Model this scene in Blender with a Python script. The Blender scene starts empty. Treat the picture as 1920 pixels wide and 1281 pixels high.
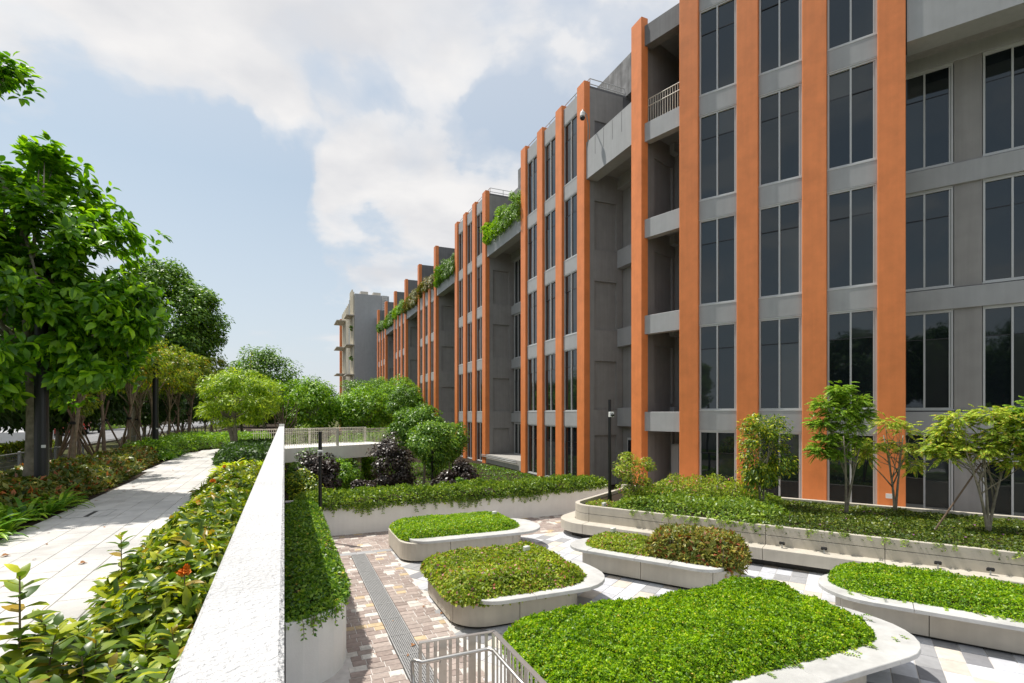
import bpy, math, random
import numpy as np
from mathutils import Vector, Matrix, Euler
rnd = random.Random(11)
NP = np.random.default_rng(7)
S = bpy.context.scene
COL = S.collection
R = math.radians

# ------------------------------------------------------------------ camera
YAW = math.atan2(960 - 533, 985)
cam = bpy.data.cameras.new('camera')
co = bpy.data.objects.new('camera', cam)
COL.objects.link(co)
co.location = (0, 0, 3.6)
co.rotation_euler = (R(90), 0, -YAW)
cam.sensor_width = 36
cam.lens = 36 * 985 / 1920
cam.shift_y = (776 - 640.5) / 1920
cam.clip_start = .05
cam.clip_end = 3000
S.camera = co

# ------------------------------------------------------------------ light
SUN = Vector((-.31, .37, 1.0)).normalized()      # towards the sun
EL = math.asin(SUN.z)
sun = bpy.data.lights.new('sun', 'SUN')
sun.energy = 3.6
sun.angle = R(.6)
sun.color = (1, .95, .87)
so = bpy.data.objects.new('sun', sun)
COL.objects.link(so)
so.rotation_euler = SUN.to_track_quat('Z', 'Y').to_euler()
so.location = (-20, 30, 40)

S.view_settings.view_transform = 'Standard'
S.view_settings.look = 'None'
S.view_settings.gamma = 1
S.view_settings.exposure = .5
S.view_settings.use_curve_mapping = False
S.cycles.max_bounces = 7
S.cycles.transparent_max_bounces = 6
S.cycles.diffuse_bounces = 4
S.cycles.caustics_reflective = False
S.cycles.caustics_refractive = False
S.cycles.use_denoising = True


def nd(nt, t, **kw):
    n = nt.nodes.new(t)
    for k, v in kw.items():
        setattr(n, k, v)
    return n


def mth(nt, op, a, b=None, c=None, clamp=False):
    n = nd(nt, 'ShaderNodeMath', operation=op)
    n.use_clamp = clamp
    for i, v in enumerate((a, b, c)):
        if v is None:
            continue
        if isinstance(v, (int, float)):
            n.inputs[i].default_value = v
        else:
            nt.links.new(v, n.inputs[i])
    return n.outputs[0]


def mixc(nt, fac, a, b, blend='MIX'):
    n = nd(nt, 'ShaderNodeMix', data_type='RGBA', blend_type=blend)
    for i, v in ((0, fac), (6, a), (7, b)):
        if isinstance(v, (int, float)):
            n.inputs[i].default_value = v
        elif isinstance(v, tuple):
            n.inputs[i].default_value = (v + (1,))[:4]
        else:
            nt.links.new(v, n.inputs[i])
    return n.outputs[2]


def ramp(nt, fac, stops):
    n = nd(nt, 'ShaderNodeValToRGB')
    e = n.color_ramp.elements
    while len(e) < len(stops):
        e.new(.5)
    for i, (p, c) in enumerate(stops):
        e[i].position = p
        e[i].color = (c, c, c, 1) if isinstance(c, (int, float)) else (c + (1,))[:4]
    nt.links.new(fac, n.inputs[0])
    return n.outputs[0]


def pixdir(u, v):
    dx, dy = (u - 960) / 985, (776 - v) / 985
    s, c = math.sin(YAW), math.cos(YAW)
    return Vector((s + dx * c, c - dx * s, dy)).normalized()


# ------------------------------------------------------------------ sky
W = bpy.data.worlds.new('World')
S.world = W
W.use_nodes = True
wt = W.node_tree
wt.nodes.clear()
sky = nd(wt, 'ShaderNodeTexSky', sky_type='NISHITA')
sky.sun_disc = False
sky.sun_elevation = EL
sky.sun_rotation = math.atan2(SUN.x, SUN.y)
sky.air_density = 1.0
sky.dust_density = 2.0
sky.ozone_density = 1.5
tc = nd(wt, 'ShaderNodeTexCoord')
sep = nd(wt, 'ShaderNodeSeparateXYZ')
wt.links.new(tc.outputs['Generated'], sep.inputs[0])
zz = mth(wt, 'ADD', mth(wt, 'MAXIMUM', sep.outputs[2], 0.0), .16)
cmb = nd(wt, 'ShaderNodeCombineXYZ')
wt.links.new(mth(wt, 'DIVIDE', sep.outputs[0], zz), cmb.inputs[0])
wt.links.new(mth(wt, 'DIVIDE', sep.outputs[1], zz), cmb.inputs[1])
n1 = nd(wt, 'ShaderNodeTexNoise')
n1.inputs['Scale'].default_value = 1.9
n1.inputs['Detail'].default_value = 10
n1.inputs['Roughness'].default_value = .57
n1.inputs['Distortion'].default_value = .35
mp = nd(wt, 'ShaderNodeMapping')
mp.inputs['Location'].default_value = (3.1, 1.7, 0)
wt.links.new(cmb.outputs[0], mp.inputs[0])
wt.links.new(mp.outputs[0], n1.inputs['Vector'])
dens = mth(wt, 'ADD', mth(wt, 'MULTIPLY', n1.outputs[0], 1.25), -.11)
# ragged edges: the banks below are placed along a wobbled direction
nw = nd(wt, 'ShaderNodeTexNoise')
nw.inputs['Scale'].default_value = 5.5
nw.inputs['Detail'].default_value = 5
wt.links.new(tc.outputs['Generated'], nw.inputs['Vector'])
wv = nd(wt, 'ShaderNodeVectorMath', operation='MULTIPLY_ADD')
wt.links.new(nw.outputs[1], wv.inputs[0])
wv.inputs[1].default_value = (.30, .30, .30)
wt.links.new(tc.outputs['Generated'], wv.inputs[2])
wv2 = nd(wt, 'ShaderNodeVectorMath', operation='SUBTRACT')
wt.links.new(wv.outputs[0], wv2.inputs[0])
wv2.inputs[1].default_value = (.15, .15, .15)
wv3 = nd(wt, 'ShaderNodeVectorMath', operation='NORMALIZE')
wt.links.new(wv2.outputs[0], wv3.inputs[0])
# where the cloud banks stand in the sky
for (u, v, rad, amt) in ((120, 20, 8, .14), (330, 30, 9, .16), (600, 40, 9, .18), (790, 60, 6, .16), (470, 120, 4, .10), (840, 165, 4, .14), (700, 225, 4, .12), (530, 250, 3, .12),
                         (760, 350, 6, .24), (890, 340, 6, .18), (640, 350, 4, .12), (690, 450, 6, .17), (600, 410, 3, .08), (1300, 30, 12, .10), (130, 150, 3, .06),
                         (250, 300, 9, -.20), (400, 400, 8, -.22), (60, 240, 8, -.16), (1000, 180, 5, -.20), (650, 160, 4, -.14), (500, 540, 9, -.18), (470, 330, 6, -.16), (920, 250, 4, -.12), (560, 300, 3, -.06)):
    d = pixdir(u, v)
    dt = nd(wt, 'ShaderNodeVectorMath', operation='DOT_PRODUCT')
    wt.links.new(wv3.outputs[0], dt.inputs[0])
    dt.inputs[1].default_value = d
    mr = nd(wt, 'ShaderNodeMapRange', interpolation_type='SMOOTHSTEP')
    wt.links.new(dt.outputs['Value'], mr.inputs[0])
    mr.inputs[1].default_value = math.cos(R(rad * 1.3))
    mr.inputs[2].default_value = 1
    mr.inputs[3].default_value = 0
    mr.inputs[4].default_value = amt
    dens = mth(wt, 'ADD', dens, mr.outputs[0])
mask = mth(wt, 'MULTIPLY', ramp(wt, dens, [(.42, 0.), (.54, .30), (.62, .74), (.78, 1.)]), ramp(wt, sep.outputs[2], [(.02, 0.), (.17, 1.)]))
# towards the horizon everything fades into bright haze; thin haze overhead, whitened further above the view to fill shaded faces
hz = ramp(wt, sep.outputs[2], [(0., .92), (.12, .74), (.38, .46), (.7, .80)])
ncol = nd(wt, 'ShaderNodeTexNoise')
ncol.inputs['Scale'].default_value = 2.6
ncol.inputs['Detail'].default_value = 6
wt.links.new(mp.outputs[0], ncol.inputs['Vector'])
ccol = mixc(wt, ramp(wt, ncol.outputs[0], [(.38, 0.), (.60, 1.)]), (5.3, 5.35, 5.55), (6.6, 6.5, 6.45))
base = mixc(wt, 1.0, sky.outputs[0], (.86, 1.0, .92), 'MULTIPLY')
base = mixc(wt, hz, base, (5.35, 5.65, 6.2))
skyc = mixc(wt, mask, base, ccol)
# below the horizon: plain ground bounce
bg = nd(wt, 'ShaderNodeBackground')
bg.inputs[1].default_value = .098
wt.links.new(skyc, bg.inputs[0])
wo = nd(wt, 'ShaderNodeOutputWorld')
wt.links.new(bg.outputs[0], wo.inputs[0])


# ------------------------------------------------------------------ materials
def mat(name, col, rough=.7, spec=.3, var=.12, scale=6., bump=0., bscale=60., metal=0., coord='Object', streak=0., objvar=0., stains=0., bdist=.01):
    m = bpy.data.materials.new(name)
    m.use_nodes = True
    nt = m.node_tree
    b = nt.nodes['Principled BSDF']
    b.inputs['Roughness'].default_value = rough
    b.inputs['Specular IOR Level'].default_value = spec
    b.inputs['Metallic'].default_value = metal
    g = nd(nt, 'ShaderNodeNewGeometry')
    vec = g.outputs['Position']
    nz = nd(nt, 'ShaderNodeTexNoise')
    nz.inputs['Scale'].default_value = scale
    nz.inputs['Detail'].default_value = 6
    nt.links.new(vec, nz.inputs['Vector'])
    f = ramp(nt, nz.outputs[0], [(.25, 1 - var), (.75, 1 + var * .6)])
    c = mixc(nt, 1., col, f, 'MULTIPLY')
    if streak:
        mpn = nd(nt, 'ShaderNodeMapping')
        mpn.inputs['Scale'].default_value = (7, 7, .35)
        nt.links.new(vec, mpn.inputs[0])
        n2 = nd(nt, 'ShaderNodeTexNoise')
        n2.inputs['Scale'].default_value = 1
        n2.inputs['Detail'].default_value = 5
        nt.links.new(mpn.outputs[0], n2.inputs['Vector'])
        c = mixc(nt, 1., c, ramp(nt, n2.outputs[0], [(.38, 1 - streak), (.62, 1.0)]), 'MULTIPLY')
    if stains:
        n4 = nd(nt, 'ShaderNodeTexNoise')
        n4.inputs['Scale'].default_value = 1.3
        n4.inputs['Detail'].default_value = 8
        n4.inputs['Roughness'].default_value = .65
        nt.links.new(vec, n4.inputs['Vector'])
        c = mixc(nt, 1., c, ramp(nt, n4.outputs[0], [(.36, 1 - stains), (.56, 1.0)]), 'MULTIPLY')
    if objvar:
        oi = nd(nt, 'ShaderNodeObjectInfo')
        ri = g.outputs['Random Per Island']
        rr = mth(nt, 'FRACT', mth(nt, 'ADD', oi.outputs['Random'], ri))
        c = mixc(nt, 1., c, ramp(nt, rr, [(0., 1 - objvar), (1., 1 + objvar)]), 'MULTIPLY')
    nt.links.new(c, b.inputs['Base Color'])
    if bump:
        n3 = nd(nt, 'ShaderNodeTexNoise')
        n3.inputs['Scale'].default_value = bscale
        n3.inputs['Detail'].default_value = 4
        nt.links.new(vec, n3.inputs['Vector'])
        bn = nd(nt, 'ShaderNodeBump')
        bn.inputs['Strength'].default_value = bump
        bn.inputs['Distance'].default_value = bdist
        nt.links.new(n3.outputs[0], bn.inputs['Height'])
        nt.links.new(bn.outputs[0], b.inputs['Normal'])
    return m


def leafmat(name, dark, mid, light, rough=.42, trans=.35, tcol=None, accent=None, afrac=.0, spec=.45, gain=1.5):
    m = bpy.data.materials.new(name)
    m.use_nodes = True
    nt = m.node_tree
    b = nt.nodes['Principled BSDF']
    b.inputs['Roughness'].default_value = rough
    b.inputs['Specular IOR Level'].default_value = spec
    g = nd(nt, 'ShaderNodeNewGeometry')
    oi = nd(nt, 'ShaderNodeObjectInfo')
    rr = mth(nt, 'FRACT', mth(nt, 'ADD', oi.outputs['Random'], g.outputs['Random Per Island']))
    stops = [(0., dark), (.5, mid), (.95 - afrac, light)]
    if accent:
        stops += [(.97 - afrac, accent), (1., accent)]
    stops = [(p_, (q[0] * gain * 1.08, q[1] * gain, q[2] * gain * .8)) for p_, q in stops]
    c = ramp(nt, rr, stops)
    nz = nd(nt, 'ShaderNodeTexNoise')
    nz.inputs['Scale'].default_value = 1.7
    nz.inputs['Detail'].default_value = 3
    nt.links.new(g.outputs['Position'], nz.inputs['Vector'])
    c = mixc(nt, 1., c, ramp(nt, nz.outputs[0], [(.3, (.75, .82, .8)), (.7, (1.2, 1.15, 1.05))]), 'MULTIPLY')
    nz2 = nd(nt, 'ShaderNodeTexNoise')
    nz2.inputs['Scale'].default_value = 8.
    nz2.inputs['Detail'].default_value = 3
    nt.links.new(g.outputs['Position'], nz2.inputs['Vector'])
    c = mixc(nt, 1., c, ramp(nt, nz2.outputs[0], [(.33, (.72, .78, .75)), (.66, (1.18, 1.12, 1.1))]), 'MULTIPLY')
    nt.links.new(c, b.inputs['Base Color'])
    tr = nd(nt, 'ShaderNodeBsdfTranslucent')
    tcc = mixc(nt, 1., c, tcol or (1.6, 1.55, .7), 'MULTIPLY')
    nt.links.new(tcc, tr.inputs[0])
    mx = nd(nt, 'ShaderNodeMixShader')
    mx.inputs[0].default_value = trans
    nt.links.new(b.outputs[0], mx.inputs[1])
    nt.links.new(tr.outputs[0], mx.inputs[2])
    nt.links.new(mx.outputs[0], nt.nodes['Material Output'].inputs[0])
    return m


M = {}
M['white'] = mat('white_render', (.66, .66, .665), .85, .2, .07, 9, 1., 60, stains=.12, bdist=.020)
M['whitewall'] = mat('white_planter_paint', (.90, .885, .85), .85, .2, .04, 2, .25, 60, streak=.04, stains=.06)
M['path'] = mat('path_stone', (.62, .60, .575), .8, .25, .10, 5, .2, 80, objvar=.09, stains=.20)
M['pathjoint'] = mat('path_joint', (.29, .28, .26), .9, .1, .2)
M['grout'] = mat('pale_grout', (.62, .59, .56), .9, .1, .15, 9)
M['paver'] = [mat('paver_%d' % i, c, .85, .2, .22, 16, .4, 90, objvar=.12, stains=.12) for i, c in enumerate(
    [(.41, .34, .305), (.365, .295, .265), (.46, .385, .345), (.58, .45, .29), (.66, .62, .57)])]
M['tile'] = [mat('tile_%d' % i, c, .75, .25, .12, 9, .15, 90, objvar=.06, stains=.10) for i, c in enumerate(
    [(.62, .63, .66), (.56, .57, .61), (.36, .36, .37), (.28, .28, .295), (.63, .57, .50)])]
M['conc'] = mat('precast_concrete', (.56, .515, .44), .75, .25, .07, 4, .12, 70, streak=.07, stains=.06)
M['slab'] = mat('precast_seat', (.57, .565, .55), .65, .3, .10, 5, .25, 80, stains=.22)
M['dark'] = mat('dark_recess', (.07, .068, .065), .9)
M['soil'] = mat('soil', (.045, .034, .024), .95, .1, .4, 12, .6, 40)
M['orange'] = mat('orange_cladding', (.80, .25, .075), .5, .4, .09, 2.2, .25, 55, stains=.09, streak=.05)
M['gray'] = mat('grey_facade', (.39, .395, .40), .7, .3, .06, 2, .12, 50, streak=.05, stains=.05)
M['grayd'] = mat('dark_grey_facade', (.19, .19, .195), .75, .25, .12, 1.6, .15, 40, streak=.12, stains=.10)
M['grayr'] = mat('grey_recess_wall', (.31, .30, .29), .75, .25, .10, 2, .12, 50, streak=.08)
M['conrough'] = mat('weathered_concrete', (.30, .30, .30), .85, .2, .3, 2.5, .4, 25, streak=.35, stains=.25)
M['alu'] = mat('aluminium_frame', (.50, .51, .51), .45, .5, .05, 4)
M['black'] = mat('black_metal', (.012, .012, .014), .4, .5, .1, 5)
M['steel'] = mat('brushed_stainless', (.62, .60, .57), .32, .5, .06, 20, metal=.85)
M['cream'] = mat('cream_railing', (.58, .54, .46), .5, .4, .05, 6)
M['creamwall'] = mat('cream_tower_panel', (.66, .60, .48), .75, .2, .08, 2)
M['bark'] = mat('pale_bark', (.27, .21, .155), .9, .15, .35, 14, .9, 30)
M['barkg'] = mat('grey_bark', (.33, .29, .225), .9, .15, .35, 12, .9, 30, stains=.35)
M['stake'] = mat('timber_stake', (.17, .12, .085), .85, .15, .25, 10, .5, 40)
M['asphalt'] = mat('asphalt', (.23, .23, .235), .9, .15, .15, 3, .3, 80)
M['footpath'] = mat('concrete_footpath', (.40, .385, .36), .9, .15, .12, 3)
M['lawn'] = mat('dry_lawn', (.11, .115, .04), .95, .1, .35, 1.5, .8, 60, stains=.35)
M['galv'] = mat('galvanised_wire', (.34, .35, .35), .5, .5, .08, 10, metal=.3)
M['red'] = mat('red_paint', (.50, .05, .025), .35, .5, .05)
M['truckwhite'] = mat('white_vehicle', (.7, .7, .7), .35, .5, .05)
M['rubber'] = mat('rubber', (.015, .015, .015), .8)
M['grate'] = mat('grate_steel', (.44, .435, .43), .5, .5, .12, 8, metal=.3)
M['camwhite'] = mat('camera_housing', (.7, .7, .68), .4, .5, .03)
M['dead'] = mat('dead_leaf', (.36, .17, .07), .8, .2, .3, 40)
M['petal'] = mat('orange_petal', (.75, .22, .02), .6, .3, .1)
M['petaly'] = mat('yellow_petal', (.75, .55, .12), .6, .3, .1)
M['petalp'] = mat('purple_petal', (.42, .14, .40), .6, .3, .1)
M['vehglass'] = mat('vehicle_glass', (.02, .022, .025), .1, .6, .05)


def glassmat():
    m = mat('tinted_glass', (.008, .011, .013), .03, .5, .25, .8, objvar=.6)
    nt = m.node_tree
    b = nt.nodes['Principled BSDF']
    b.inputs['IOR'].default_value = 1.66
    b.inputs['Specular Tint'].default_value = (.86, .95, 1.0, 1)
    g = nd(nt, 'ShaderNodeNewGeometry')
    oi = nd(nt, 'ShaderNodeObjectInfo')
    n3 = nd(nt, 'ShaderNodeTexNoise')
    n3.inputs['Scale'].default_value = .9
    n3.inputs['Detail'].default_value = 1
    nt.links.new(g.outputs['Position'], n3.inputs['Vector'])
    bn = nd(nt, 'ShaderNodeBump')
    bn.inputs['Strength'].default_value = .10
    bn.inputs['Distance'].default_value = .06
    # some panes coloured lighter, standing in for uneven cloud reflections
    pane_tint = ramp(nt, oi.outputs['Random'], [(.0, (.007, .010, .012)), (.62, (.010, .014, .016)), (.70, (.028, .033, .034)), (.86, (.045, .050, .050)), (.9, (.012, .015, .017))])
    nt.links.new(pane_tint, b.inputs['Base Color'])
    nt.links.new(n3.outputs[0], bn.inputs['Height'])
    nt.links.new(bn.outputs[0], b.inputs['Normal'])
    return m


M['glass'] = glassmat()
L = {}
L['lawnmound'] = leafmat('bright_groundcover', (.035, .11, .005), (.14, .29, .009), (.31, .46, .02), .45, .35, accent=(.36, .36, .05), afrac=.004)
L['pinkcover'] = leafmat('olive_groundcover', (.07, .125, .012), (.18, .265, .026), (.33, .42, .055), .5, .3, accent=(.45, .17, .25), afrac=.012)
L['vine'] = leafmat('vine_leaf', (.05, .11, .014), (.11, .205, .024), (.24, .34, .06), .4, .28)
L['bedmix'] = leafmat('bed_leaf', (.035, .08, .014), (.085, .15, .022), (.21, .27, .05), .42, .28, gain=1.1)
L['vinedark'] = leafmat('dark_vine_leaf', (.03, .085, .014), (.065, .15, .020), (.18, .29, .04), .38, .32, gain=1.9)
L['hedge'] = leafmat('hedge_leaf', (.03, .075, .010), (.095, .165, .014), (.34, .39, .03), .36, .3, accent=(.22, .17, .03), afrac=.02)
L['croton'] = leafmat('red_tinged_leaf', (.035, .08, .018), (.11, .145, .03), (.25, .25, .07), .42, .2, accent=(.27, .09, .03), afrac=.07)
L['lily'] = leafmat('strap_leaf', (.04, .12, .012), (.09, .22, .022), (.22, .36, .04), .38, .3)
L['limestrap'] = leafmat('lime_strap_leaf', (.14, .24, .016), (.27, .38, .024), (.42, .50, .04), .45, .35)
L['bronze'] = leafmat('bronze_leaf', (.06, .10, .025), (.17, .20, .05), (.33, .30, .10), .42, .22, accent=(.20, .06, .03), afrac=.08)
L['big'] = leafmat('broad_leaf', (.030, .10, .010), (.075, .20, .012), (.21, .40, .018), .36, .38)
L['dense'] = leafmat('dense_tree_leaf', (.028, .085, .012), (.07, .165, .018), (.16, .30, .03), .42, .3)
L['deep'] = leafmat('dark_tree_leaf', (.016, .042, .012), (.03, .075, .016), (.06, .13, .022), .5, .25)
L['young'] = leafmat('young_tree_leaf', (.07, .13, .014), (.17, .25, .022), (.35, .42, .045), .42, .40, accent=(.44, .28, .03), afrac=.03, gain=1.3, tcol=(1.4, 1.5, .7))
L['feather'] = leafmat('feathery_leaf', (.08, .16, .012), (.20, .33, .022), (.38, .50, .05), .42, .38)
L['far'] = leafmat('far_tree_leaf', (.05, .125, .012), (.11, .25, .018), (.24, .40, .03), .45, .35)
L['pinnate'] = leafmat('pinnate_leaf', (.06, .15, .014), (.14, .27, .026), (.30, .43, .07), .42, .35)
L['pinnatey'] = leafmat('pale_pinnate_leaf', (.10, .18, .02), (.22, .33, .045), (.42, .50, .12), .42, .35, accent=(.45, .30, .09), afrac=.03)
L['purple'] = leafmat('dark_purple_leaf', (.022, .015, .017), (.038, .026, .028), (.10, .085, .088), .38, .10, tcol=(1.4, .9, .8), spec=.55, gain=1.)
L['cornerbush'] = leafmat('bushy_tree_leaf', (.03, .075, .012), (.08, .16, .018), (.30, .40, .03), .4, .3, accent=(.4, .42, .04), afrac=.1)


# ------------------------------------------------------------------ mesh helpers
class MB:
    def __init__(s):
        s.v, s.f = [], []

    def add(s, vs, fs):
        o = len(s.v)
        s.v += [tuple(p) for p in vs]
        s.f += [tuple(i + o for i in f) for f in fs]
        return s

    def box(s, x0, x1, y0, y1, z0, z1):
        return s.add([(x0, y0, z0), (x1, y0, z0), (x1, y1, z0), (x0, y1, z0), (x0, y0, z1), (x1, y0, z1), (x1, y1, z1), (x0, y1, z1)],
                     [(3, 2, 1, 0), (4, 5, 6, 7), (0, 1, 5, 4), (1, 2, 6, 5), (2, 3, 7, 6), (3, 0, 4, 7)])

    def bbox(s, x0, x1, y0, y1, z0, z1, b=.01):
        """box with a chamfered top and vertical edges"""
        o = [(x0 + b, y0), (x1 - b, y0), (x1, y0 + b), (x1, y1 - b), (x1 - b, y1), (x0 + b, y1), (x0, y1 - b), (x0, y0 + b)]
        return s.cprism(o, z0, z1, b)

    def cprism(s, o, z0, z1, b):
        n = len(o)
        cx = sum(p[0] for p in o) / n
        cy = sum(p[1] for p in o) / n
        ins = inset(o, b)
        vs = [(p[0], p[1], z0) for p in o] + [(p[0], p[1], z1 - b) for p in o] + [(p[0], p[1], z1) for p in ins]
        fs = [tuple(reversed(range(n)))]
        for k in (0, 1):
            for i in range(n):
                j = (i + 1) % n
                fs.append((k * n + i, k * n + j, (k + 1) * n + j, (k + 1) * n + i))
        fs.append(tuple(range(2 * n, 3 * n)))
        return s.add(vs, fs)

    def prism(s, o, z0, z1):
        n = len(o)
        vs = [(p[0], p[1], z0) for p in o] + [(p[0], p[1], z1) for p in o]
        fs = [tuple(reversed(range(n))), tuple(range(n, 2 * n))]
        for i in range(n):
            j = (i + 1) % n
            fs.append((i, j, n + j, n + i))
        return s.add(vs, fs)

    def tube(s, path, rad, n=8, cap=True):
        path = [Vector(p) for p in path]
        if isinstance(rad, (int, float)):
            rad = [rad] * len(path)
        vs, fs = [], []
        up = Vector((0, 0, 1))
        prev = None
        for i, p in enumerate(path):
            d = (path[min(i + 1, len(path) - 1)] - path[max(i - 1, 0)]).normalized()
            a = d.cross(up) if abs(d.z) < .95 else d.cross(Vector((1, 0, 0)))
            if prev is not None:
                a = prev - d * prev.dot(d)
            a.normalize()
            prev = a
            b = d.cross(a)
            for k in range(n):
                t = 2 * math.pi * k / n
                vs.append(p + (a * math.cos(t) + b * math.sin(t)) * rad[i])
        for i in range(len(path) - 1):
            for k in range(n):
                fs.append((i * n + k, i * n + (k + 1) % n, (i + 1) * n + (k + 1) % n, (i + 1) * n + k))
        if cap:
            fs.append(tuple(reversed(range(n))))
            fs.append(tuple(range((len(path) - 1) * n, len(path) * n)))
        return s.add(vs, fs)

    def mesh(s, name, m, smooth=False):
        me = bpy.data.meshes.new(name)
        me.from_pydata(s.v, [], s.f)
        if m:
            me.materials.append(m)
        if smooth:
            me.polygons.foreach_set('use_smooth', [True] * len(me.polygons))
        me.update()
        return me

    def build(s, name, m, parent=None, smooth=False, **kw):
        return obj(name, s.mesh(name, m, smooth), parent, **kw)


def inset(o, b):
    n = len(o)
    res = []
    for i in range(n):
        p0, p, p1 = Vector(o[i - 1]).to_2d(), Vector(o[i]).to_2d(), Vector(o[(i + 1) % n]).to_2d()
        d0, d1 = (p - p0).normalized(), (p1 - p).normalized()
        n0, n1_ = Vector((-d0.y, d0.x)), Vector((-d1.y, d1.x))
        k = n0 + n1_
        k = k / max(k.length_squared / 2, .3)
        res.append((p.x + k.x * b, p.y + k.y * b))
    return res


def tag(o, label=None, cat=None, group=None, kind=None):
    for k, v in (('label', label), ('category', cat), ('group', group), ('kind', kind)):
        if v:
            o[k] = v
    return o


def wloc(o):
    p = Vector((0, 0, 0))
    while o is not None:
        p = p + o.location
        o = o.parent
    return p


def obj(name, me, parent=None, loc=(0, 0, 0), rot=None, scale=None, label=None, cat=None, group=None, kind=None):
    o = bpy.data.objects.new(name, me)
    COL.objects.link(o)
    o.location = loc
    if rot is not None:
        o.rotation_euler = rot
    if scale is not None:
        o.scale = scale if not isinstance(scale, (int, float)) else (scale,) * 3
    if parent is not None:
        o.parent = parent
        # meshes are written in world coordinates: undo every parent's own place
        o.location = Vector(loc) - wloc(parent)
    return tag(o, label, cat, group, kind)


def empty(name, loc, label, cat, group=None, rotz=0.):
    o = bpy.data.objects.new(name, None)
    o.empty_display_size = .2
    COL.objects.link(o)
    o.location = loc
    o.rotation_euler = (0, 0, rotz)
    return tag(o, label, cat, group)


def local(name, me, parent, loc=(0, 0, 0), rot=None, scale=None, kind=None, label=None):
    """a part whose mesh is written in its parent's coordinates"""
    o = bpy.data.objects.new(name, me)
    COL.objects.link(o)
    o.location = loc
    if rot is not None:
        o.rotation_euler = rot
    if scale is not None:
        o.scale = scale if not isinstance(scale, (int, float)) else (scale,) * 3
    o.parent = parent
    return tag(o, label, None, None, kind)


def copy_tree(o, parent=None):
    c = o.copy()
    COL.objects.link(c)
    if parent is not None:
        c.parent = parent
    for ch in list(o.children):
        copy_tree(ch, c)
    return c


def npmesh(name, V, F, m, smooth=False):
    """fast mesh from numpy; F is (n,k)"""
    me = bpy.data.meshes.new(name)
    nv, (nf, k) = len(V), F.shape
    me.vertices.add(nv)
    me.vertices.foreach_set('co', V.astype(np.float32).ravel())
    me.loops.add(nf * k)
    me.loops.foreach_set('vertex_index', F.astype(np.int32).ravel())
    me.polygons.add(nf)
    me.polygons.foreach_set('loop_start', np.arange(0, nf * k, k, dtype=np.int32))
    if smooth:
        me.polygons.foreach_set('use_smooth', np.ones(nf, dtype=bool))
    me.materials.append(m)
    me.update(calc_edges=True)
    return me


def nrm(a):
    return a / np.maximum(np.linalg.norm(a, axis=1, keepdims=True), 1e-9)


T_SMALL = (np.array([(0, 0, 0), (.5, .42, .10), (0, 1, -.08), (-.5, .42, .10)]), np.array([(0, 1, 2, 3)]))
T_MID = (np.array([(0, 0, 0), (.42, .32, .07), (.34, .72, .03), (0, 1, -.16), (-.34, .72, .03), (-.42, .32, .07), (0, .5, 0)]),
         np.array([(0, 1, 6, 6), (1, 2, 6, 6), (2, 3, 6, 6), (3, 4, 6, 6), (4, 5, 6, 6), (5, 0, 6, 6)])[:, :3])


def leaves(P, A, N, size, width=.5, tmpl=T_SMALL):
    """P points, A leaf axes, N approximate leaf normals, size array -> V,F"""
    A = nrm(A)
    side = nrm(np.cross(A, N))
    N = np.cross(side, A)
    tv, tf = tmpl
    sz = np.asarray(size).reshape(-1, 1, 1) * np.ones((len(P), 1, 1))
    V = P[:, None, :] + sz * (side[:, None, :] * (tv[None, :, 0:1] * width * 1.0) + A[:, None, :] * tv[None, :, 1:2] + N[:, None, :] * tv[None, :, 2:3])
    n, k = len(P), len(tv)
    F = (np.arange(n)[:, None, None] * k + tf[None]).reshape(-1, tf.shape[1])
    return V.reshape(-1, 3), F


def rdir(n):
    return nrm(NP.normal(size=(n, 3)))


def merge(lst):
    Vs, Fs, o = [], [], 0
    for V, F in lst:
        Vs.append(V)
        Fs.append(F + o)
        o += len(V)
    return np.concatenate(Vs), np.concatenate(Fs)


def inpoly(px, py, poly):
    c = np.zeros(len(px), bool)
    n = len(poly)
    for i in range(n):
        x0, y0 = poly[i][:2]
        x1, y1 = poly[i - 1][:2]
        hit = ((y0 > py) != (y1 > py)) & (px < (x1 - x0) * (py - y0) / ((y1 - y0) if y1 != y0 else 1e-9) + x0)
        c ^= hit
    return c


def segdist(px, py, poly):
    d = np.full(len(px), 1e9)
    n = len(poly)
    for i in range(n):
        ax, ay = poly[i - 1][:2]
        bx, by = poly[i][:2]
        L2 = (bx - ax) ** 2 + (by - ay) ** 2 + 1e-12
        t = np.clip(((px - ax) * (bx - ax) + (py - ay) * (by - ay)) / L2, 0, 1)
        d = np.minimum(d, np.hypot(px - ax - t * (bx - ax), py - ay - t * (by - ay)))
    return d


def lump(x, y, f=1.7, seed=0.):
    """cheap smooth noise -1..1"""
    return (np.sin(x * f + seed) * np.cos(y * f * 1.13 - seed * 1.7) + .6 * np.sin(x * f * 2.3 + y * f * 1.9 + seed * 2.1) +
            .4 * np.cos(y * f * 3.7 - x * f * 2.9 + seed)) / 2.0


def scatter(poly, n):
    xs = [p[0] for p in poly]
    ys = [p[1] for p in poly]
    out = np.zeros((0, 2))
    while len(out) < n:
        q = np.stack([NP.uniform(min(xs), max(xs), n * 2), NP.uniform(min(ys), max(ys), n * 2)], 1)
        out = np.concatenate([out, q[inpoly(q[:, 0], q[:, 1], poly)]])
    return out[:n]


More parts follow.
